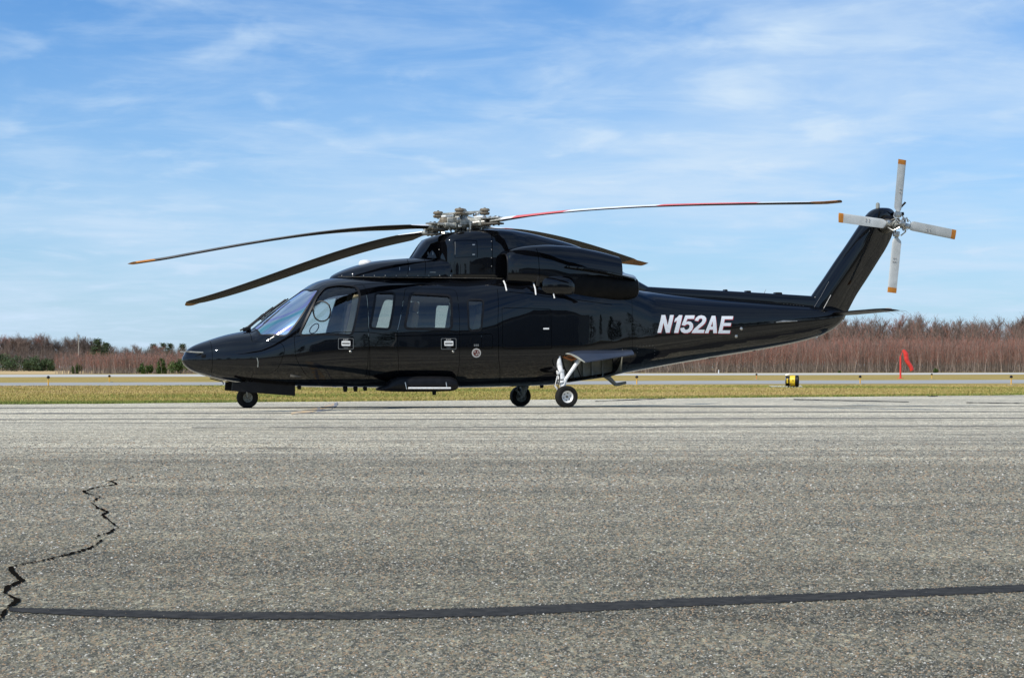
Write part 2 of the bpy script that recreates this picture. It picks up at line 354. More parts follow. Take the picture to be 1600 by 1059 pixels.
def crack(name, pts, wmul, sd):
    r2 = random.Random(sd); G = []
    for (a, b_), (c_, d_) in zip(pts, pts[1:]):
        n = max(3, int(math.hypot(c_ - a, d_ - b_) / 2.2))
        for k in range(n): G.append((a + (c_ - a) * k / n + r2.uniform(-2.2, 2.2), b_ + (d_ - b_) * k / n + r2.uniform(-.8, .8)))
    W = [ground_at(x, y) for x, y in G]; V, Fc = [], []; w = 0.008
    for i, p in enumerate(W):
        d = (W[min(i + 1, len(W) - 1)] - W[max(i - 1, 0)]); d.z = 0; d.normalize(); nrm = Vector((-d.y, d.x, 0))
        w = min(0.016, max(0.0035, w + r2.uniform(-.007, .0068))); ww = w * wmul * (0.35 if i < 2 or i > len(W) - 3 else 1)
        V += [p + nrm * ww + Vector((0, 0, .004)), p - nrm * ww + Vector((0, 0, .004))]
        if i: q = 2 * i; Fc.append((q - 2, q - 1, q + 1, q))
    return tag(pyd(name, V, Fc, crack_m), kind='structure')
crack('pavement_crack', cr, 0.55, 1)
crack('pavement_crack', [(210, 741), (246, 730), (262, 722), (300, 716)], 0.16, 5)
crack('pavement_crack', [(900, 1010), (960, 1004), (1040, 1001), (1120, 996)], 0.10, 6)
for y0, y1, th, x0, x1 in ((646, 645, 1.2, -40, 780), (645, 643, .9, 780, 1640), (655.5, 653, .9, -40, 1640), (637.2, 634.8, .7, -40, 1640), (668, 666, .7, 300, 1640)):
    ribbon('pavement_joint', [(x, y + rr.uniform(-.15, .15), th * rr.uniform(.4, 1.3)) for x, y, _ in dens([(x0, y0, 1), (x1, y1, 1)], 60)], joint_m, 0.004)
for x0, x1, y0, y1 in ((1070, 1100, 620.5, 619.5), (1450, 1465, 619.4, 618.6), (1240, 1420, 624, 628), (930, 1040, 627, 622.5), (1510, 1600, 629, 630)):
    ribbon('pavement_joint', [(x, y, rr.uniform(.5, 1.6)) for x, y, _ in dens([(x0, y0, 1), (x1, y1, 1)], 16)], tar_m, 0.0045)
pm = mat('faded_yellow_paint', (0.45, 0.28, 0.10), 0.8); t = NT(pm)
t.out(t.mix(t.mr(t.noise(t.mapping(), 9, 6, .7), .42, .56, 0, 1), (0.62, 0.40, 0.15), (0.30, 0.29, 0.27)))
ribbon('yellow_paint_mark', dens([(455, 646, 3), (485, 642, 5), (505, 637, 4), (522, 632, 4)], 12), pm, 0.006, 2, .4)
gpm = varied('grey_patch', (0.22, 0.22, 0.23), (0.17, 0.17, 0.18), 5, .9)
ribbon('tar_patch', dens([(495, 641, 6), (515, 637, 8), (527, 631, 6)], 10), gpm, 0.005, 4, .3)

# ================================================================ HELICOPTER
YAW = R(18); CY_, SY_ = math.cos(YAW), math.sin(YAW); MX, MY = -0.833, 28.0     # rotor mast on the ground, heading
def loc(px, py, v=0.0):
    """point of the airframe (x aft, y = -v, z up) at side offset v that the photo shows at a pixel"""
    t_ = (px - CX) / FPX
    s = (t_ * (MY - v * CY_) - MX - v * SY_) / (CY_ - t_ * SY_)
    Y = MY + s * SY_ - v * CY_
    return Vector((s, -v, HCAM + (HY - py) * Y / FPX))
heli = empty('helicopter', (MX, MY, 0), YAW)
tag(heli, 'black executive helicopter with white registration on its tail boom, parked on the apron', 'helicopter')

def pchip(xs, ys):
    xs, ys = np.array(xs, float), np.array(ys, float); h = np.diff(xs); d = np.diff(ys) / h; m = np.zeros_like(ys)
    for i in range(1, len(xs) - 1):
        if d[i - 1] * d[i] > 0:
            w1, w2 = 2 * h[i] + h[i - 1], h[i] + 2 * h[i - 1]; m[i] = (w1 + w2) / (w1 / d[i - 1] + w2 / d[i])
    m[0], m[-1] = d[0], d[-1]
    def f(x):
        x = np.clip(np.asarray(x, float), xs[0], xs[-1]); i = np.clip(np.searchsorted(xs, x) - 1, 0, len(xs) - 2)
        q = (x - xs[i]) / h[i]; a, b_ = ys[i], ys[i + 1]
        return a * (1 + 2 * q) * (1 - q) ** 2 + m[i] * h[i] * q * (1 - q) ** 2 + b_ * q * q * (3 - 2 * q) + m[i + 1] * h[i] * q * q * (q - 1)
    return f
class Loft:
    """body of sections given at photo columns: (px, top row, widest row, bottom row, half width, n_top, n_bottom), about side offset vc"""
    def __init__(s, rows, vc=0.0):
        s.vc = vc; S, ZT, ZM, ZB, W_, NT_, NB = [], [], [], [], [], [], []
        for px, yt, ym, yb, w, nt, nb in rows:
            S.append(loc(px, ym, vc).x); ZT.append(loc(px, yt, vc).z); ZM.append(loc(px, ym, vc).z); ZB.append(loc(px, yb, vc).z); W_.append(w); NT_.append(nt); NB.append(nb)
        s.s0, s.s1 = S[0], S[-1]
        s.zt, s.zm, s.zb, s.w, s.nt, s.nb = (pchip(S, q) for q in (ZT, ZM, ZB, W_, NT_, NB))
    def pt(s, u, ph):
        u, ph = np.broadcast_arrays(np.asarray(u, float), np.asarray(ph, float))
        sn, cs = np.sin(ph), np.cos(ph); w = np.maximum(s.w(u), 1e-5); zm = s.zm(u); up = cs >= 0
        bb = np.maximum(np.where(up, s.zt(u) - zm, zm - s.zb(u)), 1e-5); n = np.where(up, s.nt(u), s.nb(u))
        r = ((np.abs(sn) / w) ** n + (np.abs(cs) / bb) ** n) ** (-1 / n)
        return np.stack([u, -(s.vc + r * sn), zm + r * cs], -1)
    def nrm(s, u, ph):
        e = 1e-3; a = s.pt(np.clip(np.asarray(u) + e, s.s0, s.s1), ph) - s.pt(np.clip(np.asarray(u) - e, s.s0, s.s1), ph); b_ = s.pt(u, np.asarray(ph) + e) - s.pt(u, np.asarray(ph) - e)
        n = np.cross(b_, a); L = np.linalg.norm(n, axis=-1, keepdims=True); n = n / np.maximum(L, 1e-12)
        P_ = s.pt(u, ph); C_ = np.stack([np.asarray(u) * np.ones(P_.shape[:-1]), -s.vc * np.ones(P_.shape[:-1]), s.zm(u) * np.ones(P_.shape[:-1])], -1)
        sg = np.sign(np.sum(n * (P_ - C_), -1, keepdims=True)); return n * np.where(sg == 0, 1, sg)
    def invm(s, pts):
        """(u, angle) of the surface points seen at pixels on the near flank, all at once"""
        A = np.array(pts, float).reshape(-1, 2); t_ = (A[:, 0] - CX) / FPX; v = np.full(len(A), s.vc + .5)
        for _ in range(40):
            u = (t_ * (MY - v * CY_) - MX - v * SY_) / (CY_ - t_ * SY_); Y = MY + u * SY_ - v * CY_; z = HCAM + (HY - A[:, 1]) * Y / FPX
            uc = np.clip(u, s.s0, s.s1); zm = s.zm(uc); w = np.maximum(s.w(uc), 1e-5); up = z >= zm; bb = np.maximum(np.where(up, s.zt(uc) - zm, zm - s.zb(uc)), 1e-5); n = np.where(up, s.nt(uc), s.nb(uc))
            h = np.clip(z - zm, -bb, bb); dv = w * np.maximum(1 - np.abs(h / bb) ** n, 0) ** (1 / n); v = .5 * v + .5 * (s.vc + dv)
        return [(float(a), float(b_)) for a, b_ in zip(u, np.arctan2(dv, h))]
    def inv(s, px, py, side=1): return s.invm([(px, py)])[0]
    def poly(s, pts): return s.invm(pts)

def inside(poly, P_):
    P_ = np.asarray(P_); x, y = P_[:, 0], P_[:, 1]; q = np.asarray(poly); r = np.zeros(len(P_), bool); n = len(q)
    for i in range(n):
        x0, y0 = q[i]; x1, y1 = q[(i + 1) % n]
        c_ = ((y0 > y) != (y1 > y)) & (x < (x1 - x0) * (y - y0) / ((y1 - y0) if y1 != y0 else 1e-12) + x0); r ^= c_
    return r
def densify(poly, st):
    out = []
    for i, a in enumerate(poly):
        b_ = poly[(i + 1) % len(poly)]; L = math.hypot(b_[0] - a[0], b_[1] - a[1]); n = max(1, int(math.ceil(L / st)))
        for k in range(n): out.append((a[0] + (b_[0] - a[0]) * k / n, a[1] + (b_[1] - a[1]) * k / n))
    return out
def area(p): return 0.5 * sum(p[i][0] * p[(i + 1) % len(p)][1] - p[(i + 1) % len(p)][0] * p[i][1] for i in range(len(p)))
def inset(poly, d):
    s_ = 1 if area(poly) > 0 else -1; n = len(poly); out = []
    for i in range(n):
        a, b_, c_ = poly[i - 1], poly[i], poly[(i + 1) % n]
        n1 = Vector((-(b_[1] - a[1]), b_[0] - a[0])); n2 = Vector((-(c_[1] - b_[1]), c_[0] - b_[0]))
        if n1.length < 1e-9 or n2.length < 1e-9: out.append(b_); continue
        n1.normalize(); n2.normalize(); m_ = (n1 + n2); L = m_.length
        m_ = m_ / L * min(1 / max(L / 2, .5), 1.6) if L > 1e-6 else n1
        out.append((b_[0] + m_.x * d * s_, b_[1] + m_.y * d * s_))
    return out
def rounded(pts, r, k=4):
    """round the corners of a polygon (radius in the polygon's own units)"""
    out = []; n = len(pts)
    for i in range(n):
        p0, p, p1 = Vector(pts[i - 1]), Vector(pts[i]), Vector(pts[(i + 1) % n]); a, b_ = p0 - p, p1 - p
        ra = min(r, a.length * .45, b_.length * .45); A, C_ = p + a.normalized() * ra, p + b_.normalized() * ra
        for j in range(k + 1): q = j / k; out.append(tuple(A * (1 - q) ** 2 + p * 2 * q * (1 - q) + C_ * q * q))
    return out
def patch(L, name, contour, holes=(), off=0.0, th=0.025, m=None, parent=None, grid=0.07, pgrid=0.07, cst=0.03, us=None, phs=None, inner=None):
    """piece of the surface L inside contour (in u, angle), minus holes, with real thickness and true surface normals"""
    contour = densify(contour, cst); holes = [densify(h, cst) for h in holes]
    us0 = [p[0] for p in contour]; ph0 = [p[1] for p in contour]
    if us is None: us = np.arange(min(us0) + grid / 2, max(us0), grid)
    if phs is None: phs = np.arange(min(ph0) + pgrid / 2, max(ph0), pgrid)
    G = np.array([(a, b_) for a in us for b_ in phs if min(us0) < a < max(us0) and min(ph0) < b_ < max(ph0)]).reshape(-1, 2)
    allc = np.array(contour + [p for h in holes for p in h])
    if len(G):
        k = inside(contour, G)
        for h in holes: k &= ~inside(h, G)
        G = G[k]; dm = np.full(len(G), 9.)
        for q in range(0, len(allc), 400): dm = np.minimum(dm, np.sqrt(((G[:, None] - allc[None, q:q + 400]) ** 2).sum(-1)).min(1))
        G = G[dm > min(cst, grid) * 0.45]
    verts = [Vector(p) for p in allc] + [Vector(p) for p in G]; edges = []; o = 0
    for c_ in [contour] + holes:
        n = len(c_); edges += [(o + i, o + (i + 1) % n) for i in range(n)]; o += n
    vo, _, fo, *_r = delaunay_2d_cdt(verts, edges, [], 0, 1e-6)
    V2 = np.array([(p.x, p.y) for p in vo]); T = np.array([f for f in fo if len(f) == 3]); cen = V2[T].mean(1)
    k = inside(contour, cen)
    for h in holes: k &= ~inside(h, cen)
    T = T[k]; P_ = L.pt(V2[:, 0], V2[:, 1]); N_ = L.nrm(V2[:, 0], V2[:, 1])
    O_ = P_ + N_ * off; I_ = P_ + N_ * (off - th)
    fn = np.cross(O_[T[:, 1]] - O_[T[:, 0]], O_[T[:, 2]] - O_[T[:, 0]]); fl = (fn * N_[T].mean(1)).sum(-1) < 0; T[fl] = T[fl][:, ::-1]
    used = np.unique(T); rm = -np.ones(len(V2), int); rm[used] = np.arange(len(used)); T = rm[T]; O_, I_, N_ = O_[used], I_[used], N_[used]; n = len(used)
    V = list(O_) + list(I_); NN = list(N_) + list(-N_); Fc = [tuple(f) for f in T] + [(f[0] + n, f[2] + n, f[1] + n) for f in T]; MI = [0] * len(T) + [1 if inner else 0] * len(T)
    ec = {}
    for f in T:
        for a, b_ in ((f[0], f[1]), (f[1], f[2]), (f[2], f[0])): ec[(a, b_)] = 1
    for (a, b_) in ec:
        if (b_, a) not in ec:
            q = len(V); pts_ = [O_[b_], O_[a], I_[a], I_[b_]]; nn = np.cross(pts_[1] - pts_[0], pts_[2] - pts_[0]); ll = np.linalg.norm(nn); nn = nn / ll if ll > 1e-12 else N_[a]
            V += pts_; NN += [nn] * 4; Fc.append((q, q + 1, q + 2, q + 3)); MI.append(0)
    return pyd(name, V, Fc, [m, inner] if inner else m, parent, normals=NN, mi=MI)
def solid(L, name, m, parent, nu=60, nph=48, cap0=True, cap1=True, ustr=None, u0=None, u1=None):
    """whole closed loft"""
    us = np.linspace(L.s0 if u0 is None else u0, L.s1 if u1 is None else u1, nu) if ustr is None else ustr; ph = np.linspace(0, 2 * math.pi, nph, endpoint=False); U, PH = np.meshgrid(us, ph, indexing='ij')
    V = L.pt(U, PH).reshape(-1, 3); Fc = []
    for i in range(len(us) - 1):
        for k in range(nph): a, b_ = i * nph + k, i * nph + (k + 1) % nph; Fc.append((a, b_, b_ + nph, a + nph))
    if cap0: Fc.append(tuple(range(nph))[::-1])
    if cap1: Fc.append(tuple((len(us) - 1) * nph + k for k in range(nph)))
    o = pyd(name, V, Fc, m, parent); bm = bmesh.new(); bm.from_mesh(o.data); bmesh.ops.recalc_face_normals(bm, faces=bm.faces[:]); bm.to_mesh(o.data); bm.free()
    o.data.shade_smooth(); o.data.set_sharp_from_angle(angle=R(40)); return o

# ---- hull sections
top = [(284, 563), (284.8, 559), (286.5, 555.5), (290, 549), (296, 543.7), (305, 538.8), (326, 531.2), (353, 523), (381, 517.3), (391, 515.5), (399, 510), (408, 502.5), (421, 491.5), (440, 476.5), (456, 465), (475, 451.8), (490, 442.5), (502, 438), (520, 434.5), (545, 432.5), (600, 432), (700, 433), (790, 435.5), (860, 440), (950, 448), (1000, 455), (1100, 465), (1200, 473), (1285, 480), (1308, 485), (1316, 489), (1319, 492)]
bot = [(284, 563), (284.8, 566), (286.5, 569), (290, 573), (296, 577.5), (305, 582), (326, 589), (353, 595.5), (381, 599.5), (420, 602), (470, 604), (600, 605.5), (700, 605.5), (800, 603.5), (850, 601.5), (885, 596.5), (940, 588), (1000, 577.5), (1100, 560.5), (1180, 547.5), (1240, 536), (1285, 522.5), (1305, 510), (1315, 499), (1319, 492)]
mid = [(284, 563), (326, 562), (381, 560), (440, 553), (515, 540), (560, 535), (860, 533), (950, 526), (1000, 521), (1100, 511), (1200, 503), (1285, 497), (1319, 492)]
wid = [(284, 0.0), (284.8, .05), (286.5, .09), (290, .145), (296, .205), (305, .275), (326, .40), (353, .53), (381, .64), (402, .71), (440, .83), (475, .92), (515, .985), (560, 1.02), (700, 1.04), (850, 1.04), (900, 1.0), (950, .90), (1000, .77), (1100, .56), (1200, .40), (1270, .28), (1300, .20), (1314, .12), (1319, .02)]
ntp = [(284, 2.1), (381, 2.15), (440, 2.3), (515, 2.55), (600, 2.75), (745, 2.85), (775, 3.6), (800, 5.6), (940, 5.6), (985, 3.4), (1050, 2.6), (1319, 2.2)]
nbt = [(284, 2.1), (381, 2.4), (470, 3.0), (600, 3.4), (850, 3.3), (950, 2.9), (1100, 2.6), (1319, 2.2)]
fns = [pchip(*zip(*q)) for q in (top, mid, bot, wid, ntp, nbt)]
cols = sorted({p[0] for q in (top, bot, wid) for p in q})
HULL = Loft([(x, *[float(f(x)) for f in fns]) for x in cols])
uN = lambda px: loc(px, float(fns[1](px)), 0).x
sN, s326, s385 = uN(284), uN(326), uN(385)

# ---- openings and panels (photo pixels on the near flank)
mirror = lambda p: [(a, -b_) for a, b_ in p]
wsA = (uN(470), 0.05); wsE = (uN(394.5), 0.06)
B_, B2, C__, D_ = HULL.inv(497, 452), HULL.inv(476, 485), HULL.inv(447, 524), HULL.inv(408, 523)
ws = rounded([wsA, (uN(476), .45), B_, C__, D_, (uN(396), .42), wsE], .06)
cw_px = rounded([(469.5, 522), (482, 495), (497, 463), (509, 449.5), (530, 446), (556, 449), (561, 462), (549, 522)], 5)
w1_px = rounded([(589, 458.5), (615.5, 458.5), (607.5, 512.5), (580, 511)], 4)
w2_px = rounded([(643, 460), (702.5, 463.5), (704, 512), (634.5, 511.5)], 5)
w3_px = rounded([(732, 469.5), (754, 470), (750.5, 514.5), (734, 514.5)], 4)
cdoor_px = rounded([(459, 527), (493, 458), (504, 445), (530, 441), (566, 442.5), (572.5, 452), (573, 590), (480, 590), (462, 560)], 7)
door_px = rounded([(633, 450), (709, 452), (714.5, 458), (714.5, 594), (621, 594), (620, 520)], 5)
bag_px = rounded([(784, 480.5), (861, 482.5), (862.5, 545), (785, 545)], 4)
avio_px = rounded([(388, 533), (440, 535), (446, 546), (436, 574), (424, 584), (390, 585)], 8)
well_px = [(873, 556), (912, 552), (957, 554), (956, 583.5), (944, 586), (886, 594), (877, 595)]
fuel_px = rounded([(752, 521), (770, 521), (770, 545), (752, 545)], 5)
P_ = HULL.poly
CW, W1, W2, W3, CD, DR, BG, AV, WL, FU = map(P_, (cw_px, w1_px, w2_px, w3_px, cdoor_px, door_px, bag_px, avio_px, well_px, fuel_px))
EPS = 0.006
phsH = np.linspace(-math.pi, math.pi, 93)[1:-1]
def ringrect(a, b_): return [(a, -math.pi), (b_, -math.pi), (b_, math.pi), (a, math.pi)]
# main fuselage shell, with every opening cut out
patch(HULL, 'fuselage', ringrect(s385 + .004, uN(957)), [ws, mirror(ws), CD, mirror(CW), W1, mirror(W1), DR, mirror(W2), W3, mirror(W3), BG, AV, WL, FU], th=.03, m=paint, parent=heli,
      us=np.arange(s385 + .04, uN(957), .06), phs=phsH, cst=.045, inner=lining)
patch(HULL, 'tail_boom', ringrect(uN(957) + .005, HULL.s1 - .0), [], th=.02, m=paint, parent=heli, us=np.r_[np.arange(uN(957) + .05, HULL.s1 - .5, .08), HULL.s1 - np.array([.45, .38, .31, .25, .2, .15, .11, .08, .05, .03, .015])], phs=phsH, cst=.06)
patch(HULL, 'nose_fairing', ringrect(s326 + .003, s385 - .003), th=.02, m=paint, parent=heli, us=np.arange(s326 + .04, s385, .05), phs=phsH, cst=.05)
nc = solid(HULL, 'nose_cone', paint, heli, nph=72, ustr=sN + (s326 - .002 - sN) * np.linspace(0.0, 1, 46) ** 2.2)
cd = patch(HULL, 'cockpit_door', inset(CD, EPS), [CW], th=.035, m=paint, parent=heli, grid=.06, pgrid=.06, inner=lining)
patch(HULL, 'window', CW, off=-.014, th=.006, m=glass_side, parent=cd)
dr = patch(HULL, 'cabin_door', inset(DR, EPS), [W2], th=.035, m=paint, parent=heli, grid=.06, pgrid=.06, inner=lining)
patch(HULL, 'window', W2, off=-.014, th=.006, m=glass_cabin, parent=dr)
patch(HULL, 'baggage_door', inset(BG, EPS), th=.02, m=paint, parent=heli)
av = patch(HULL, 'avionics_hatch', inset(AV, EPS), th=.02, m=paint, parent=heli)
patch(HULL, 'fuel_door', inset(FU, EPS), th=.02, m=paint, parent=heli)
patch(HULL, 'windshield', ws, off=-.004, th=.006, m=wfilm, parent=heli)
patch(HULL, 'windshield', mirror(ws), off=-.004, th=.006, m=wfilm, parent=heli)
for wpoly in (W1, W3):
    patch(HULL, 'cabin_window', wpoly, off=-.012, th=.006, m=glass_cabin, parent=heli)
for wpoly in (W1, W2, W3, CW): patch(HULL, 'cabin_window', mirror(wpoly), off=-.012, th=.006, m=glass_side, parent=heli)
# raised window frames (thin gaskets) round the near windows
def gasket(c_, w, par, off=.004, m=satin, nm='window_frame'): return patch(HULL, nm, inset(densify(c_, .03), -w), [inset(densify(c_, .03), -0.004)], off=off, th=.006, m=m, parent=par, grid=9)
gasket(CW, .035, cd); gasket(W2, .04, dr); gasket(W1, .035, heli); gasket(W3, .03, heli)
gasket(ws, .028, heli, .003, nm='windshield_frame')
# inner beige door post seen through the cockpit window
bp_ = P_(rounded([(541, 521), (551, 462), (556, 452), (561, 460), (550, 521)], 2))
patch(HULL, 'door_post_trim', bp_, off=-.045, th=.05, m=beige, parent=heli)

# seams where panels meet, as recessed dark strips
seam_m = mat('panel_gap', (0.002, 0.002, 0.002), 0.9)
def seam(pts, par=heli, w=.006, m=seam_m, L=HULL, nm='panel_seam', off=.0015, raw=False):
    q = pts if raw else L.poly(pts); q2 = []
    for a, b_ in zip(q, q[1:]):
        n = max(2, int(math.hypot(b_[0] - a[0], b_[1] - a[1]) / .04))
        q2 += [(a[0] + (b_[0] - a[0]) * k / n, a[1] + (b_[1] - a[1]) * k / n) for k in range(n)]
    q2.append(q[-1]); V, Fc, NN = [], [], []
    for i, (u, ph) in enumerate(q2):
        a, c_ = q2[max(i - 1, 0)], q2[min(i + 1, len(q2) - 1)]; d = Vector((c_[0] - a[0], c_[1] - a[1])).normalized(); n = Vector((-d.y, d.x)) * w / 2
        for sg in (1, -1):
            pp = L.pt(u + n.x * sg, ph + n.y * sg); nn = L.nrm(u, ph); V.append(pp + nn * off); NN.append(nn)
        if i: k = 2 * i; Fc.append((k - 2, k - 1, k + 1, k))
    return pyd(nm, V, Fc, m, par, normals=NN)
seam([(777, 452), (778, 500), (779, 560), (780, 598)]); seam([(574, 455), (574.5, 500), (575, 596)])
seam([(795, 456), (850, 463), (900, 468), (956, 476)]); seam([(450, 527), (620, 525), (760, 522)], w=.008)
def rvt(L, pts, name, m=greyp, r=.006, par=heli):
    b = B()
    for x, y in pts:
        u, ph = L.inv(x, y); p = Vector(L.pt(u, ph)); n = Vector(L.nrm(u, ph))
        Mx = n.to_track_quat('Z', 'Y').to_matrix()
        b.lathe([(r, -.002), (r, .001), (r * .6, .003), (0.0001, .0035)], p, n=6, M=Mx)
    return tag(b.out(name, m, par), kind='stuff')

# ---- registration lettering, cut as outlines that follow the boom
G = {'N': [[(0, 0), (0, 1), (.30, 1), (.70, .42), (.70, 1), (1, 1), (1, 0), (.70, 0), (.30, .58), (.30, 0)]],
     '1': [[(.36, 0), (.36, .70), (0, .60), (0, .80), (.25, .87), (.50, 1), (1, 1), (1, 0)]],
     'A': [[(0, 0), (.36, 1), (.66, 1), (1, 0), (.70, 0), (.64, .20), (.35, .20), (.29, 0)], [(.42, .38), (.585, .38), (.50, .70)]],
     'E': [[(0, 0), (0, 1), (1, 1), (1, .82), (.31, .82), (.31, .61), (.94, .61), (.94, .43), (.31, .43), (.31, .18), (1, .18), (1, 0)]],
     '5': [[(0, .27), (.28, .31), (.34, .22), (.46, .17), (.60, .19), (.70, .27), (.71, .38), (.64, .47), (.50, .50), (.38, .47), (.30, .41), (.05, .45), (.19, 1), (.94, 1), (.94, .80), (.40, .80), (.35, .62), (.50, .66), (.72, .64), (.92, .52), (1, .36), (.96, .18), (.82, .05), (.62, -.01), (.38, -.01), (.16, .05), (.04, .16)]],
     '2': [[(0, 0), (.04, .12), (.16, .26), (.42, .47), (.62, .62), (.67, .73), (.62, .81), (.50, .84), (.37, .80), (.32, .68), (.04, .71), (.10, .87), (.26, .98), (.50, 1.015), (.76, .97), (.92, .86), (.96, .71), (.90, .56), (.74, .42), (.52, .27), (.44, .19), (.98, .19), (.98, 0)]],
     'X': [[(0, 0), (.34, .5), (.02, 1), (.36, 1), (.5, .72), (.66, 1), (1, 1), (.66, .5), (1, 0), (.66, 0), (.5, .3), (.34, 0)]],
     'I': [[(0, 0), (0, 1), (1, 1), (1, 0)]], 'T': [[(.34, 0), (.34, .8), (0, .8), (0, 1), (1, 1), (1, .8), (.66, .8), (.66, 0)]]}
def letters(L, word, par, m, dx_=0, dy_=0, off=.003, nm='registration_letter'):
    for ch, x0, x1, yb, h, sl in word:
        cs = [L.poly([(x0 + a * (x1 - x0) + b_ * sl + dx_, yb - b_ * h + dy_) for a, b_ in c_]) for c_ in G[ch]]
        patch(L, nm, cs[0], cs[1:], off=off, th=.002, m=m, parent=par, grid=.05, pgrid=.05, cst=.03)
reg = [('N', 1027, 1046, 519.8, 27.6, 6.5), ('1', 1049.5, 1059.5, 520, 27.6, 6.5), ('5', 1061.5, 1081, 520, 27.3, 5.5), ('2', 1080.5, 1100, 520.2, 27.2, 5.5), ('A', 1101, 1120, 520.4, 27, 4), ('E', 1122, 1140, 520.8, 26.8, 5.5)]
letters(HULL, reg, heli, mat('registration_red', (0.42, 0.015, 0.02), .35), .9, 1.1, off=.0025)
letters(HULL, reg, heli, mat('registration_white', (0.86, 0.87, 0.88), .3), off=.0045)

# round emblem, exit decals with their handles
def disc_px(cx, cy, r, k=20): return [(cx + r * math.cos(2 * math.pi * i / k), cy + r * math.sin(2 * math.pi * i / k)) for i in range(k)]
decal_w = mat('decal_pale', (0.42, 0.40, 0.37), .5); decal_r = mat('decal_red', (0.10, 0.022, 0.018), .5)
decal_g = mat('decal_outline_grey', (0.11, 0.115, 0.115), .5)
em = patch(HULL, 'emblem', P_(disc_px(744.3, 551.3, 7.2)), off=.003, th=.002, m=decal_w, parent=heli)
patch(HULL, 'emblem_centre', P_(disc_px(744.3, 551.3, 5.0)), off=.0045, th=.002, m=decal_r, parent=em)
for a, b_ in ((742, 549.5), (746.3, 549.8), (744.2, 553.6), (747, 553)): patch(HULL, 'emblem_mark', P_(disc_px(a, b_, 1.1, 8)), off=.006, th=.002, m=decal_w, parent=em)
for k in range(3): patch(HULL, 'emblem_lettering', P_([(740.5 + 2.7 * k, 541), (742.6 + 2.7 * k, 541), (742.6 + 2.7 * k, 537.6), (740.5 + 2.7 * k, 537.6)]), off=.003, th=.002, m=decal_g, parent=em)
for (x0, x1, y0, y1, par, L_) in ((528.3, 552.5, 528.4, 545.6, cd, 0), (689, 713, 528.4, 545.8, dr, 0)):
    o_ = rounded([(x0, y0), (x1, y0), (x1, y1), (x0, y1)], 2); i_ = rounded([(x0 + .8, y0 + .8), (x1 - .8, y0 + .8), (x1 - .8, y1 - .8), (x0 + .8, y1 - .8)], 2)
    patch(HULL, 'exit_decal', P_(o_), [P_(i_)], off=.003, th=.002, m=decal_g, parent=par, grid=9, cst=.02)
    xm = (x0 + x1) / 2
    letters(HULL, [('E', xm - 4, xm - 2.2, 531.9, 2.3, 0), ('X', xm - 1.8, xm + .2, 531.9, 2.3, 0), ('I', xm + .7, xm + 1.3, 531.9, 2.3, 0), ('T', xm + 1.8, xm + 3.8, 531.9, 2.3, 0)], par, decal_w, nm='exit_lettering')
    patch(HULL, 'handle', P_(rounded([(xm - 6.8, 532.6), (xm + 6.8, 532.6), (xm + 6.8, 540.2), (xm - 6.8, 540.2)], 1.2)), [P_([(xm - 6, 535.6), (xm + 6, 535.6), (xm + 6, 537.6), (xm - 6, 537.6)])], off=.016, th=.014, m=whitep, parent=par, cst=.03)
    for q in (541.6, 543.2): patch(HULL, 'exit_lettering', P_([(xm - 4 + (q > 542), q), (xm + 4 - (q > 542), q), (xm + 4 - (q > 542), q + .7), (xm - 4 + (q > 542), q + .7)]), off=.003, th=.002, m=decal_g, parent=par, grid=9)
    u, ph = HULL.inv(x1 - 5, 549.3); p = Vector(HULL.pt(u, ph)); n = Vector(HULL.nrm(u, ph))
    B().lathe([(.018, 0), (.018, .004), (.012, .009), (.001, .010)], p, n=14, M=n.to_track_quat('Z', 'Y').to_matrix()).out('lock', steel, par)
patch(HULL, 'handle', P_([(849, 512.2), (857.5, 512.2), (857.5, 514.6), (849, 514.6)]), off=.012, th=.012, m=whitep, parent=heli)

# ---- upper fairings
FAIR = Loft([(515, 434.5, 436, 440, .02, 2.3, 2), (519, 430.5, 436, 440, .16, 2.3, 2), (528, 425.5, 436, 440, .27, 2.4, 2), (542, 419.5, 435, 440, .38, 2.5, 2), (560, 413.8, 435, 440, .46, 2.6, 2), (580, 409.3, 435, 440, .52, 2.8, 2), (610, 406, 435, 440, .58, 3, 2),
             (641, 404, 435, 440, .60, 3.2, 2), (680, 403, 435, 440, .605, 3.6, 2), (700, 403, 435, 440, .56, 3.6, 2), (760, 403, 435, 442, .45, 3.6, 2), (800, 403, 436, 444, .4, 3.6, 2)])
solid(FAIR, 'forward_fairing', paint, heli, 70, 64, ustr=FAIR.s0 + (FAIR.s1 - FAIR.s0) * np.linspace(0, 1, 70) ** 1.4)
PYL = Loft([(640, 404.5, 436, 450, .24, 3, 2), (645, 397, 436, 450, .27, 3, 2), (655, 382.5, 436, 450, .32, 3.2, 2), (662, 374.5, 436, 450, .36, 3.4, 2), (670, 371.5, 436, 450, .40, 3.6, 2), (678, 369, 436, 450, .47, 4.4, 2), (687, 367, 436, 450, .56, 5, 2), (700, 364.5, 436, 450, .61, 5.5, 2), (725, 361.8, 436, 450, .63, 6, 2), (760, 360.3, 436, 450, .63, 6, 2), (785, 360.8, 436, 450, .60, 5, 2),
            (812, 363.5, 426, 446, .52, 3.6, 2), (850, 371.5, 427, 448, .46, 3, 2), (890, 382, 430, 452, .40, 2.8, 2), (930, 400, 436, 456, .34, 2.6, 2), (960, 418, 442, 462, .28, 2.4, 2), (990, 436, 450, 468, .20, 2.2, 2), (1010, 447, 455, 470, .12, 2.2, 2)])
solid(PYL, 'rotor_pylon', paint, heli, 90, 72)
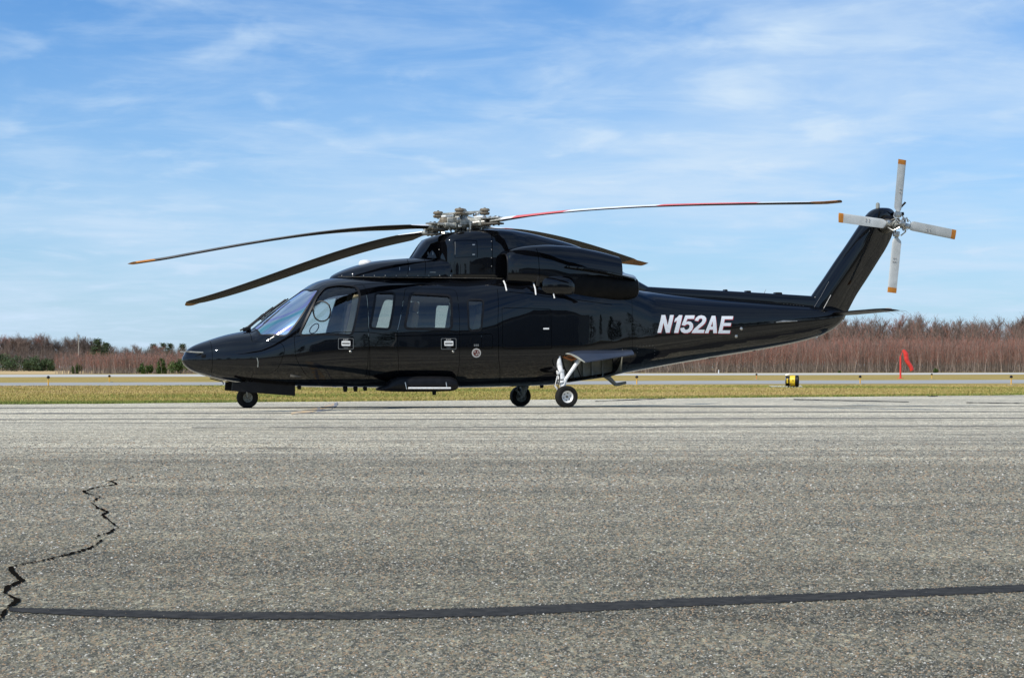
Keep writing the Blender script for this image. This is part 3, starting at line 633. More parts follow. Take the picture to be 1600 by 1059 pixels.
CAPL = Loft([(745, 362, 380, 400, .05, 2.4, 2), (770, 361, 380, 400, .2, 2.4, 2), (800, 361.5, 380, 400, .26, 2.4, 2), (850, 368, 385, 410, .28, 2.4, 2), (900, 381, 400, 420, .24, 2.4, 2), (960, 404, 420, 440, .16, 2.4, 2)])
SP = Loft([(985, 449, 458, 470, .05, 3.2, 2), (992, 447.3, 458, 470, .15, 3.4, 2), (1040, 449.6, 462, 474, .155, 3.4, 2), (1150, 455.4, 470, 482, .14, 3.4, 2), (1230, 460, 476, 486, .125, 3.2, 2), (1285, 463.5, 480, 490, .10, 3.0, 2)])
solid(SP, 'driveshaft_cover', paint, heli, 60, 40)
for x, w_ in ((1133, 6), (1168, 9), (1215, 12)):
    a, c_ = loc(x - w_ / 2, 455, 0), loc(x + w_ / 2, 455, 0); zt = float(SP.zt(a.x)); B().prism([(a.x, zt - .02), (a.x + .02, zt + .022), (c_.x - .02, zt + .022), (c_.x, zt - .02)], -.05, .05).out('spine_vent', satin, heli)
B().tube([loc(1194, 458, 0), loc(1197, 451.5, 0)], [.006, .002], 6).out('whip_aerial', steel, heli)
NAC_rows = [(786, 396, 426, 444, .27, 3.4, 3), (791, 391.5, 426, 445, .295, 3.4, 3), (802, 387.5, 426, 446, .31, 3.4, 3), (826, 384.2, 427, 448, .32, 3.3, 3), (853, 383.2, 430, 453, .33, 3.2, 3.4), (886, 385.2, 441, 458, .335, 3.2, 4), (925, 392, 441, 459, .325, 3.2, 4), (950, 398.3, 441, 458, .315, 3.4, 4), (962, 402, 441, 455, .31, 3.6, 4)]
cavity_m = varied('dark_cavity_exhaust_skin', (.0025, .0025, .0025), (.006, .0055, .005), 7, .5, Specular_IOR_Level=.12)  # near-black skin paints the darkness of the exhaust opening onto the fairing
seam_m = mat('panel_gap', (0.002, 0.002, 0.002), 0.9)
def nacelle(vc):
    near = vc > 0
    L = Loft(NAC_rows, .68)
    if not near: L.vc = -.68
    o = solid(L, 'engine_nacelle', paint, heli, 60, 56, cap0=False, cap1=False)
    # intake: rounded lip and a dark duct that runs back and inwards
    b = B(); ph = np.linspace(0, 2 * math.pi, 40, endpoint=False); rings = []
    for du, sc_ in ((0, 1), (-.012, .985), (-.016, .955), (-.008, .92), (.03, .88), (.30, .62)):
        P0 = L.pt(np.full(40, L.s0), ph); c0 = P0.mean(0); q = c0 + (P0 - c0) * sc_; q[:, 0] += du; rings.append([b.bm.verts.new(p) for p in q])
    for A, C_ in zip(rings, rings[1:]):
        for k in range(40): b.bm.faces.new((A[k], A[(k + 1) % 40], C_[(k + 1) % 40], C_[k]))
    b.bm.faces.new(rings[-1]); b.out('intake_lip', satin, o)
    # flat rear face, set in
    P1 = L.pt(np.full(40, L.s1), ph); c1 = P1.mean(0); b = B(); rings = []
    for du, sc_ in ((0, 1), (.002, .975), (-.06, .95)):
        q = c1 + (P1 - c1) * sc_; q[:, 0] += du; rings.append([b.bm.verts.new(p) for p in q])
    for A, C_ in zip(rings, rings[1:]):
        for k in range(40): b.bm.faces.new((A[k], A[(k + 1) % 40], C_[(k + 1) % 40], C_[k]))
    b.bm.faces.new(rings[-1]); b.out('rear_face', satin, o)
    rows = [(838, 431, 450, 464, .26, 4, 2.6), (842, 430, 450, 465, .30, 4.2, 2.6), (866, 427, 450, 468, .35, 3.8, 2.6), (885, 421, 450, 470, .37, 3.4, 2.6), (915, 420, 450, 472, .38, 3.2, 2.6), (950, 424, 450, 473, .36, 3.0, 2.6), (975, 429.5, 450, 471, .32, 2.8, 2.6), (989, 433, 449, 466, .27, 2.6, 2.5)]
    E0 = Loft([(838, 431, 450, 464, .28, 4, 2.6), (842, 430, 450, 465, .32, 4.2, 2.6), (862, 428.5, 450, 467, .365, 4.0, 2.6), (878, 428, 450, 468, .36, 3.4, 2.6), (890, 430, 450, 467, .30, 2.6, 2.4), (896, 434, 450, 464, .2, 2.2, 2.2)], .70)
    if not near: E0.vc = -.70
    es_ = solid(E0, 'oil_cooler_scoop', paint, heli, 24, 44)
    sg0 = 1 if near else -1; pp = loc(843, 438, 1.0); B().box((pp.x - .02, -sg0 * .90, pp.z - .02), (.05, .22, .15), bev=.01).out('scoop_mouth', seam_m, es_)
    E_ = Loft([(852, 424, 448, 466, .22, 3, 2.6), (866, 422, 448, 468, .28, 3, 2.6), (885, 419, 448, 470, .315, 3, 2.6), (915, 420, 449, 472, .34, 2.9, 2.6), (950, 425, 450, 473, .33, 2.8, 2.6), (975, 430, 450, 471, .30, 2.6, 2.6), (989, 434, 450, 466, .25, 2.5, 2.5)], .70)
    if not near: E_.vc = -.70
    ex = solid(E_, 'exhaust_fairing', cavity_m, heli, 40, 44, cap1=False)
    P1 = E_.pt(np.full(40, E_.s1), ph); c1 = P1.mean(0); b = B(); rings = []
    for du, sc_ in ((0, 1), (.015, .93), (.0, .86), (-.25, .7)):
        q = c1 + (P1 - c1) * sc_; q[:, 0] += du; rings.append([b.bm.verts.new(p) for p in q])
    for A, C_ in zip(rings, rings[1:]):
        for k in range(40): b.bm.faces.new((A[k], A[(k + 1) % 40], C_[(k + 1) % 40], C_[k]))
    b.bm.faces.new(rings[-1]); b.out('exhaust_pipe', hubd, ex)
    # eyebrow over the exhaust
    sg = 1 if near else -1; f = lambda x, y, v: Vector((loc(x, y, v).x, -v * sg, loc(x, y, v).z)); b = B(); rows_ = []
    for x, y0, o1 in ((886, 414.5, 1.085), (910, 417, 1.13), (940, 421.5, 1.14), (970, 428, 1.10), (990, 433, 1.02), (994, 436, .94)):
        rows_.append([f(x, y0 - 3, .70), f(x, y0 - 1.2, .9), f(x, y0 + 1.0, o1), f(x, y0 + 3.0, o1), f(x, y0 + 2, .9), f(x, y0 + .5, .70)])
    vv = [[b.bm.verts.new(p) for p in r_] for r_ in rows_]
    for A, C_ in zip(vv, vv[1:]):
        for k in range(6): b.bm.faces.new((A[k], A[(k + 1) % 6], C_[(k + 1) % 6], C_[k]))
    b.bm.faces.new(vv[0]); b.bm.faces.new(vv[-1]); b.out('exhaust_eyebrow', paint, ex)
    return L, E_, o
NAC, EXH, nac_o = nacelle(1); nacelle(-1)
# cowling seams, latches, rivets
seam([(636, 405), (637, 430)], L=FAIR); seam([(663, 405), (664, 430)], L=FAIR); seam([(686, 373), (688, 400), (688, 425)], L=PYL); seam([(768, 366), (769, 400), (769, 425)], L=PYL, w=.009)
seam([(709, 377), (745, 376.5), (746, 402), (711, 403), (709, 377)], L=PYL, w=.007)
seam([(838, 388), (842, 410), (843, 438)], L=NAC, w=.007)
for L, x, y, w_, h_ in ((FAIR, 624.5, 420, .7, 5), (FAIR, 640, 420, .7, 5), (PYL, 669, 396, .7, 4.5), (PYL, 676.5, 396, .7, 4.5), (PYL, 740, 382.5, 4, 1.6), (PYL, 740, 397.7, 4, 1.6), (FAIR, 676, 425.5, 9, .6), (PYL, 711, 388, .8, 20)):
    patch(L, 'latch', L.poly([(x - w_ / 2, y - h_ / 2), (x + w_ / 2, y - h_ / 2), (x + w_ / 2, y + h_ / 2), (x - w_ / 2, y + h_ / 2)]), off=.006, th=.006, m=steel if h_ < 10 else decal_g, parent=heli, grid=9)
rvt(FAIR, [(x, 430.6) for x in range(534, 790, 17)], 'rivet_row', decal_w, .007)
rvt(PYL, [(768, y) for y in (377, 390, 403, 416)] + [(686, 390)], 'rivet_row', decal_w, .007)
gp = [loc(x, y, .63) for x, y in ((528, 432.2), (600, 433.4), (700, 434), (770, 434.8), (796, 436))]
B().tube(gp, .007, 6).out('cowling_rail', hubd, heli)
for pts_ in ([(787, 440), (789.5, 446), (791.5, 455)], [(833.5, 444), (836, 452), (837, 461)], [(862, 448), (864, 457), (866, 466)], [(952, 454), (952, 463.5)]):
    q = []
    for x, y in pts_:
        u, ph = HULL.inv(x, y); q.append(Vector(HULL.pt(u, ph)) + Vector(HULL.nrm(u, ph)) * .012)
    b = B(); b.tube(q, .012, 6); b.out('grab_strap', whitep, heli)
# blade aerial, beacon, lugs on the roof
b = B(); a = loc(592, 432, .45); c_ = loc(599, 427, .45); b.prism([(a.x, a.z - .02), (c_.x, c_.z), (c_.x + .03, c_.z), (c_.x + .06, a.z - .02)], -.46, -.44); b.out('blade_aerial', whitep, heli)
p = loc(571, 411, 0); B().lathe([(.11, -.05), (.11, 0), (.085, .035), (.04, .05), (.001, .053)], (p.x, 0, p.z), n=20).out('roof_dome', whitep, heli)
p = loc(785, 434, .55); B().lathe([(.03, -.02), (.028, .06), (.016, .09), (.001, .10)], p, n=12).out('roof_stud', satin, heli)
b = B()
for x, y in ((1158, 513.5), (1150, 525.3)):
    u, ph = HULL.inv(x, y); p = Vector(HULL.pt(u, ph)); n = Vector(HULL.nrm(u, ph)); B().lathe([(.028, 0), (.028, .01), (.014, .02), (.001, .022)], p, n=12, M=n.to_track_quat('Z', 'Y').to_matrix()).out('aerial_stud', steel, heli)
q = [HULL.inv(x, y) for x, y in ((1211, 503.5), (1222, 502.2), (1244, 501.6))]; q = [Vector(HULL.pt(*a)) + Vector(HULL.nrm(*a)) * .03 for a in q]
B().tube(q, [.008, .02, .006], 8).out('aerial_boom', steel, heli)
rvt(HULL, [(x, 540) for x in range(995, 1025, 5)] + [(1023, y) for y in range(543, 562, 5)] + [(996, y) for y in (545, 550)], 'rivet_row', decal_g, .006)
rvt(HULL, [(1210 + 5 * k, 473.5 + .5 * k) for k in range(10)], 'rivet_row', decal_g, .006)
b.bm.free()
for x0, x1, y0 in ((1100, 1125, 558), (1170, 1190, 546)):
    a, c_ = loc(x0, y0, .08), loc(x1, y0 - 4.5, .08); B().prism([(a.x, a.z + .02), (a.x + .08, a.z - .03), (c_.x, c_.z - .03), (c_.x + .03, c_.z + .02)], -.11, -.05).out('belly_aerial', satin, heli)

# ---- cabin step fairing low on the flank
ST = Loft([(588, 606, 608, 609.5, .04, 2, 2), (600, 602, 607, 611, .12, 2.2, 2.2), (612, 592, 603, 611.6, .17, 2.4, 2.4), (625, 588.2, 601, 611.8, .19, 2.6, 2.6), (660, 587.5, 600.5, 611.8, .20, 2.8, 2.8), (700, 588, 600.5, 611, .19, 2.6, 2.6), (711, 592, 601, 609, .15, 2.4, 2.4), (715.5, 599, 602, 604, .04, 2, 2)], .90)
stp = solid(ST, 'cabin_step', satin, heli, 50, 36)
B().tube([loc(638, 606.3, 1.13), loc(704, 606.3, 1.13)], .016, 8).out('step_bar', whitep, stp)
for x0, y0, x1, y1 in ((633, 597, 635.5, 608), (697, 597, 698, 605)): B().tube([loc(x0, y0, 1.11), loc(x1, y1, 1.13)], .007, 6).out('step_bracket', steel, stp)
for x, y, h_ in ((539, 609, 4), (555, 608.5, 4), (570, 608, 3), (678, 613, 5), (467, 605, 4), (846, 603, 4)):
    a = loc(x, y, .2); B().prism([(a.x - .05, a.z + .10), (a.x + .05, a.z + .10), (a.x + .03, a.z - h_ * .008), (a.x - .02, a.z - h_ * .008)], -.21, -.19).out('belly_aerial', satin, heli)
p0 = loc(606 - 16, 603, .95)

# ---- nose details: pitot tubes, wipers, nose gear doors
for v in (.24, -.24):
    q0, q1, q2 = loc(326, 553, abs(v)), loc(316, 551, abs(v) + .06), loc(289.5, 549, abs(v) + .06); f = lambda p: Vector((p.x, -abs(p.y) * (1 if v > 0 else -1), p.z))
    B().tube([f(q0), f(q1), f(q2)], [.022, .014, .008], 8).out('pitot_tube', hubm, heli)
u_, ph_ = HULL.inv(318, 556); p = Vector(HULL.pt(u_, ph_)); B().box(p, (.07, .05, .05), bev=.01).out('pitot_mount', satin, heli)
def onh(px_u, ph, off): return Vector(HULL.pt(uN(px_u), ph)) + Vector(HULL.nrm(uN(px_u), ph)) * off
for sg in (1, -1):
    b = B(); b.tube([onh(378, .35 * sg, .03), onh(391, .28 * sg, .06), onh(415, .2 * sg, .06), onh(432, .17 * sg, .05)], [.016, .014, .012, .010], 6); b.box(onh(386, .31 * sg, .03), (.08, .05, .06), bev=.01); w = b.out('wiper_arm', satin, heli)
    B().tube([onh(408, .25 * sg, .035), onh(430, .18 * sg, .035), onh(450, .13 * sg, .03)], .012, 6).out('wiper_blade', satin, w)
b = B(); pts_ = [onh(412 + 5 * math.cos(a), .15 + .02 * math.sin(a), .06 + .03 * math.sin(a)) for a in np.linspace(0, 6.28, 14)]; b.tube(pts_, .004, 5, cap=False).out('washer_hose', satin, heli)
q = [HULL.inv(*p) for p in ((402, 559), (403.5, 566), (403, 573))]; B().tube([Vector(HULL.pt(*a)) + Vector(HULL.nrm(*a)) * .008 for a in q], .008, 6).out('handle', greyp, av)
for v in (.36, -.36):
    poly_ = [loc(x, y, .36) for x, y in ((363, 597), (410, 596), (461, 600), (461, 618.3), (400, 613.8), (362, 610.5))]
    B().prism([(p.x, p.z) for p in poly_], -v - .01, -v + .01).out('nose_gear_door', satin, heli)
a = loc(343, 594, 0); B().tube([(a.x - .15, 0, a.z + .03), (a.x + .05, 0, a.z - .02), (a.x + .06, 0, a.z - .06)], .01, 6).out('drain_mast', satin, heli)

# ---- undercarriage
def _w(): pass
def wheel(name, c_, r, w, n, zc, rimr, side=1, rim_m=whitep):
    """tyre with treads and shoulders, dished rim with bolts"""
    o = B().lathe([(rimr, -w * .36), (rimr + .015, -w * .46), (r * .80, -w * .5), (r * .93, -w * .46), (r * .985, -w * .36), (r, -w * .2), (r * 1.0, -w * .12), (r * .985, -w * .11), (r * .985, -w * .09), (r, -w * .08), (r, w * .08), (r * .985, w * .09), (r * .985, w * .11), (r, w * .12), (r, w * .2), (r * .985, w * .36), (r * .93, w * .46), (r * .80, w * .5), (rimr + .015, w * .46), (rimr, w * .36)], c_, 'Y', 48, caps=False)
    ty = o.out('tyre', rubber); hubo = B().lathe([(.0001, w * .22), (r * .10, w * .22), (r * .12, w * .10), (r * .30, w * .12), (rimr * .80, w * .20), (rimr * .93, w * .34), (rimr, w * .37), (rimr, -w * .37), (rimr * .93, -w * .34), (rimr * .80, -w * .20), (r * .30, -w * .12), (r * .12, -w * .10), (r * .10, -w * .22), (.0001, -w * .22)], c_, 'Y', 36).out('rim', rim_m)
    b = B()
    for k in range(6):
        a = 2 * math.pi * k / 6 + .3
        for sg in (1, -1): b.lathe([(r * .045, 0), (r * .045, sg * .012), (.0001, sg * .014)], (c_[0] + rimr * .58 * math.cos(a), c_[1] + sg * w * .165, c_[2] + rimr * .58 * math.sin(a)), 'Y', 8)
    bo = tag(b.out('bolt', hubd), kind='stuff')
    cap = B().lathe([(.0001, -w * .30), (r * .09, -w * .29), (r * .11, -w * .20), (r * .11, w * .2), (r * .09, w * .29), (.0001, w * .3)], c_, 'Y', 16).out('axle_cap', hubd)
    root = hubo; root.name = name; root.parent = heli
    for q in (ty, bo, cap): q.parent = root
    return root
cN = loc(885, 619, 1.20); rM = .176
gz = lambda c_, r: zg(MY + c_[0] * SY_ + c_[1] * CY_) + r - .004
cN.z = gz(cN, rM); wheel('main_wheel', cN, rM, .15, 6, 0, .095)
cF = Vector((cN.x, 1.20, 0)); cF.x = loc(813, 619, -1.20).x; cF.z = gz(cF, rM); wheel('main_wheel', cF, rM, .15, 6, 0, .095, rim_m=greyp)
cW = loc(386.5, 624, 0); rW = .165
for dy_ in (-.0,):
    c2 = Vector((cW.x, dy_, 0)); c2.z = gz(c2, rW); wheel('nose_wheel', c2, rW, .12, 6, 0, .075, rim_m=greyp)
zN = c2.z
def strut(c_, sg, m, name, topz, tx):
    """oleo leg leaning from the fuselage to the axle, with collars, torque links and hoses"""
    yi = c_[1] + sg * .12; T_ = Vector((c_[0] + tx, c_[1] + sg * .22, topz)); A = Vector((c_[0], yi, c_[2]))
    K = A.lerp(T_, .38) + Vector((-.012, 0, 0))
    o = B().tube([A + Vector((0, 0, .0)), K], [.034, .036], 12).tube([K, A.lerp(T_, .42), A.lerp(T_, .62), A.lerp(T_, .66), T_], [.050, .058, .060, .046, .040], 14).out(name, m, heli)
    B().tube([A + Vector((0, sg * .02, 0)), Vector((c_[0], c_[1], c_[2]))], .028, 10).out('axle', m, o)
    for q in (.36, .62, .80):
        p = A.lerp(T_, q); B().tube([p - (T_ - A).normalized() * .018, p + (T_ - A).normalized() * .018], .066 - .02 * (q > .7), 12).out('collar', m, o)
    l0, l1 = A.lerp(T_, .05), A.lerp(T_, .50); mm = l0.lerp(l1, .5) + Vector((-.13, 0, .0))
    B().tube([l0 + Vector((-.03, 0, 0)), mm, l1 + Vector((-.05, 0, 0))], [.02, .015, .02], 8).out('torque_link', m, o)
    b = B(); pts_ = [A.lerp(T_, q) + Vector((-.07 - .03 * math.sin(q * 9), -.05 * sg, 0)) for q in np.linspace(.05, .95, 12)]; b.tube(pts_, .008, 6).out('brake_hose', rubber, o)
    b = B(); b.tube([A + Vector((.03, -sg * .0, .03)), A.lerp(T_, .30) + Vector((.045, 0, 0))], .02, 8).box(A.lerp(T_, .40) + Vector((.05, 0, .0)), (.06, .08, .07), bev=.01).out('actuator', m, o); B().box(A.lerp(T_, .58) + Vector((-.045, -sg * .03, 0)), (.05, .06, .05), bev=.008).out('bracket', m, o)
    return o
s_ = strut(cN, 1, whitep, 'main_gear_leg', loc(873, 556, .98).z, loc(872, 556, .98).x - cN.x)
strut(cF, -1, greyp, 'main_gear_leg', .55, .02)
a, c_ = loc(884, 592, 1.08), loc(905, 562, 1.0)
B().tube([a, c_], [.026, .034], 10).out('drag_brace', whitep, s_)
B().tube([a + Vector((0, 0, 0)), cN + Vector((-.02, .12, .14))], .03, 8).out('brace_fork', whitep, s_)
b = B(); A = Vector((c2.x, 0, zN)); T_ = Vector((c2.x - .05, 0, zN + .42))
ng = b.tube([A + Vector((-.035, 0, .17)), T_], [.035, .045], 12).out('nose_gear_leg', greyp, heli)
for sg in (1, -1): B().tube([A + Vector((0, sg * .075, 0)), A + Vector((-.02, sg * .078, .10)), A + Vector((-.05, sg * .05, .19)), A + Vector((-.05, 0, .20))], [.014, .018, .02, .02], 8).out('fork_arm', greyp, ng)

# wheel well behind the near leg
wl_o = B(); pts_ = [loc(x, y, .62) for x, y in ((868, 548), (962, 546), (962, 582), (944, 588), (880, 597), (870, 597))]
V = []; ring = [(p.x, p.z) for p in pts_]
for k in range(len(ring)):
    (x0, z0), (x1, z1) = ring[k], ring[(k + 1) % len(ring)]
    wl_o.bm.faces.new([wl_o.bm.verts.new(q) for q in ((x0, -.93, z0), (x1, -.90, z1), (x1, -.50, z1), (x0, -.50, z0))])
wl_o.bm.faces.new([wl_o.bm.verts.new((x, -.50, z)) for x, z in ring])
well = wl_o.out('wheel_well', wellm, heli, smooth=None)
for x in (897, 911, 925, 941):
    p, q = loc(x, 549, .55), loc(x, 590, .55); B().box(((p.x), -.54, (p.z + q.z) / 2), (.022, .08, abs(p.z - q.z))).out('well_frame', greyp, well)
for z_ in (562, 575): p, q = loc(880, z_, .53), loc(955, z_, .53); B().box(((p.x + q.x) / 2, -.52, p.z), (abs(q.x - p.x), .03, .02)).out('well_stringer', greyp, well)
b = B(); b.tube([loc(880, 557, .9), loc(893, 562, .85), loc(903, 558, .8)], .022, 8).tube([loc(886, 553, .9), loc(897, 556, .85)], .03, 8); b.out('retraction_jack', mat('orange_primer', (.42, .15, .05), .6), well)
b = B(); b.tube([loc(905, 556, .8), loc(902, 575, .75), loc(908, 590, .7)], .010, 6).tube([loc(878, 560, .9), loc(882, 575, .8), loc(890, 590, .7)], .012, 6); tag(b.out('hydraulic_line', satin, well), kind='stuff')
# main gear door, swung up and out over the wheel
rows_ = []; nu, nv = 16, 8
for i in range(nu + 1):
    q = i / nu; h_ = loc(873 + (984 - 873) * q, 551 - 4.5 * math.sin(min(1, q * 5) * math.pi / 2) + 0.6 * q, .96)
    e_ = loc(914 + (991 - 914) * q, 568.5 - 14.0 * q, 1.20 - .04 * q)
    row = []
    for k in range(nv + 1):
        w_ = k / nv; p = h_.lerp(e_, w_); p.z += .075 * math.sin(w_ * math.pi * .85) * (1 - .45 * q); row.append(p)
    rows_.append(row)
V = [p for r_ in rows_ for p in r_] + [p - Vector((0, 0, .018)) for r_ in rows_ for p in r_]; N1 = (nu + 1) * (nv + 1); Fc, MI = [], []
for i in range(nu):
    for k in range(nv):
        a = i * (nv + 1) + k; f = (a, a + 1, a + nv + 2, a + nv + 1); Fc += [f, tuple(N1 + x for x in f[::-1])]; MI += [0, 1]
def edgef(ids):
    for a, b_ in zip(ids, ids[1:]): Fc.append((a, b_, b_ + N1, a + N1)); MI.append(1)
edgef([k for k in range(nv + 1)]); _n = len(MI); edgef([i * (nv + 1) + nv for i in range(nu + 1)]); edgef([nu * (nv + 1) + k for k in range(nv + 1)]); edgef([i * (nv + 1) for i in range(nu + 1)])
MI[_n:] = [0] * (len(MI) - _n)
gd = pyd('main_gear_door', V, Fc, [sheen_black, wellm], heli, mi=MI); gd.data.shade_smooth(); gd.data.set_sharp_from_angle(angle=R(35))
B().tube([rows_[0][1] - Vector((.0, 0, .01)), rows_[0][4] - Vector((.02, 0, .01)), rows_[0][8] - Vector((.0, 0, .01))], .009, 6).out('door_lip', wellm, gd)
# aft ventral skid
B().tube([loc(946, 586, .15), loc(952, 591, .12), loc(961, 600, .1), loc(965, 600.5, .1), loc(978, 597.5, .1)], [.05, .04, .032, .03, .022], 10).out('tail_skid', greyp, heli)

# ---- fin, tail rotor gearbox, stabiliser
def airfoil(n=12, t_=.12):
    xs = (1 - np.cos(np.linspace(0, math.pi, n))) / 2; yt = 5 * t_ * (.2969 * np.sqrt(xs) - .126 * xs - .3516 * xs ** 2 + .2843 * xs ** 3 - .1036 * xs ** 4)
    return [(x, y) for x, y in zip(xs, yt)] + [(x, -y) for x, y in zip(xs[-2:0:-1], yt[-2:0:-1])]
AF = airfoil(14, .17)
def loftsec(name, secs, m, parent, mi=None, sharp=40):
    n = len(secs[0]); V = [p for s_ in secs for p in s_]; Fc = []; MI = []
    for i in range(len(secs) - 1):
        for k in range(n): a, b_ = i * n + k, i * n + (k + 1) % n; Fc.append((a, b_, b_ + n, a + n)); MI.append(mi(i, k) if mi else 0)
    Fc += [tuple(range(n))[::-1], tuple((len(secs) - 1) * n + k for k in range(n))]; MI += [MI[0] if MI else 0, MI[-1]]
    o = pyd(name, V, Fc, m, parent, mi=MI); bm = bmesh.new(); bm.from_mesh(o.data); bmesh.ops.recalc_face_normals(bm, faces=bm.faces[:]); bm.to_mesh(o.data); bm.free()
    o.data.shade_smooth(); o.data.set_sharp_from_angle(angle=R(sharp)); return o
fin_rows = [(500, 1242, 1318, .13), (486, 1253, 1325, .135), (463, 1267.5, 1337, .14), (435, 1287, 1355, .14), (408, 1305, 1372, .14), (385, 1321, 1386, .14), (362, 1336.5, 1396, .15), (348, 1346, 1399, .16), (338, 1353, 1399, .16), (331, 1359, 1397, .14), (327, 1365, 1393, .10), (325, 1371, 1388, .05)]
rowf = list(zip(*fin_rows)); ff = [pchip([-y for y in rowf[0]], rowf[i]) for i in (1, 2, 3)]; secs = []
for y in np.r_[np.linspace(500, 340, 26), np.linspace(338, 325, 12)]:
    a, c_, hw = (float(f(-y)) for f in ff); A, C_ = loc(a, y, 0), loc(c_, y, 0)
    secs.append([Vector((A.x + (C_.x - A.x) * x, yy / .085 * hw, A.z + (C_.z - A.z) * x)) for x, yy in AF])
fin = loftsec('tail_fin', secs, paint, heli)
for pts_, w_ in (([(1338, 457), (1296, 452)], 0),): pass
def fseam(pts, m, r):
    q = []
    for x, y in pts:
        a, c_, hw = (float(f(-y)) for f in ff); fr = (x - a) / (c_ - a); hh = np.interp(fr, [p[0] for p in AF[:14]], [p[1] for p in AF[:14]]) / .085 * hw; q.append(loc(x, y, hh + .002))
    B().tube(q, r, 5).out('fin_seam', m, fin)
fseam([(1272, 480), (1283, 462), (1295, 440)], decal_g, .003); fseam([(1309, 456), (1322, 434)], decal_w, .004); fseam([(1281, 492), (1290, 476), (1298, 461)], decal_w, .009)
fseam([(1331, 418), (1342, 400)], decal_g, .003)
HT = loc(1402, 350.5, .52); GB = loc(1384, 350, .1)
b = B(); b.lathe([(.0001, -.36), (.10, -.34), (.15, -.22), (.16, .0), (.13, .14), (.0001, .18)], (loc(1380, 350, 0).x, 0, loc(1380, 347, 0).z), 'X', 24); b.out('tail_gearbox_fairing', satin, fin)
b = B(); p = loc(1380, 347, 0); b.lathe([(.13, -.08), (.12, -.2), (.08, -.3), (.06, -.42), (.055, -.50)], (HT.x, 0, HT.z), 'Y', 24); b.out('tail_gearbox_shaft', hubd, fin)
p = loc(1371.5, 323, 0); B().lathe([(.035, -.05), (.035, .03), (.03, .06), (.001, .075)], p, n=14).out('beacon', greyp, fin)
p = loc(1412, 334, .1); B().tube([loc(1396, 336, .05), p], [.05, .03], 10).tube([loc(1400, 315 + 17, .1), loc(1415, 316, .2)], .018, 8).out('gearbox_boss', satin, fin)
# tail rotor
trh = B(); trh.lathe([(.0001, -.12), (.05, -.11), (.075, -.07), (.085, .0), (.07, .06), (.05, .10)], HT, 'Y', 20); trh = trh.out('tail_rotor_hub', hubm, heli)
tips = [(1411.5, 250), (1492.5, 369), (1391.5, 457), (1310.5, 338)]
for k, (tx, ty_) in enumerate(tips):
    T_ = loc(tx, ty_, .52); d = (T_ - HT); L_ = d.length; d.normalize(); c0 = d.cross(Vector((0, 1, 0))).normalized(); secs = []
    rot = lambda a: (c0 * math.cos(a) + Vector((0, -1, 0)) * math.sin(a))
    stations = [(.17, .06, .05), (.20, .075, .04), (.235, .15, .026), (.27, .165, .024), (.6, .168, .021), (.92, .168, .02), (.925, .168, .02), (1.0, .168, .018)]
    for f_, ch_, t_ in stations:
        cv = rot(R(12 - 6 * f_)); nv_ = d.cross(cv); secs.append([HT + d * (L_ * f_) + cv * ((x - .36) * ch_) + nv_ * (yy / .1 * t_) for x, yy in airfoil(10, .12)])
    bl = loftsec('tail_rotor_blade', secs, [trblade, orange, hubm], heli, mi=lambda i, k_: 1 if i >= 6 else (2 if i < 1 else 0), sharp=50)
    # pitch horn, clevis and bolts
    B().box(HT + d * .17, (.09, .09, .09), rot=d.to_track_quat('X', 'Y').to_matrix(), bev=.012).out('blade_clevis', steel, bl)
    B().tube([HT + d * .19 + c0 * .08 + Vector((0, -.02, 0)), HT + d * .12 + c0 * .13 + Vector((0, -.08, 0)), HT + d * .03 + c0 * .07 + Vector((0, -.14, 0))], [.014, .012, .014], 8).out('pitch_link', steel, bl)
    B().tube([HT + d * .16 - c0 * .05 + Vector((0, -.05, 0)), HT + d * .07 - c0 * .09 + Vector((0, -.10, 0)), HT - c0 * .02 + Vector((0, -.12, 0))], [.01, .016, .01], 7).out('pitch_horn', hubd, bl)
    for a, c_ in ((-.03, -.02), (-.03, .02), (.03, -.02), (.03, .02)):
        B().lathe([(.012, 0), (.012, -.006), (.0001, -.01)], HT + d * (L_ * .52 + a) + c0 * (c_ + .0) + Vector((0, -.018, 0)), 'Y', 8).out('balance_bolt', decal_w, bl)
b = B(); rr = random.Random(11)
for k in range(8):
    a = k * math.pi / 4 + .3; c_ = Vector((math.cos(a), 0, math.sin(a))); b.tube([HT + c_ * .05 + Vector((0, -.10, 0)), HT + c_ * rr.uniform(.09, .14) + Vector((0, -.05 - rr.random() * .1, 0))], .012, 6)
b.lathe([(.0001, -.20), (.04, -.19), (.055, -.15), (.04, -.10)], HT, 'Y', 14); b.out('pitch_spider', steel, trh)
b = B(); pts_ = [HT + Vector((.10 + .08 * math.sin(a), -.15, -.03 + .10 * math.cos(a * .8))) for a in np.linspace(0, 5, 12)]; b.tube(pts_, .004, 5).out('bonding_wire', satin, trh)
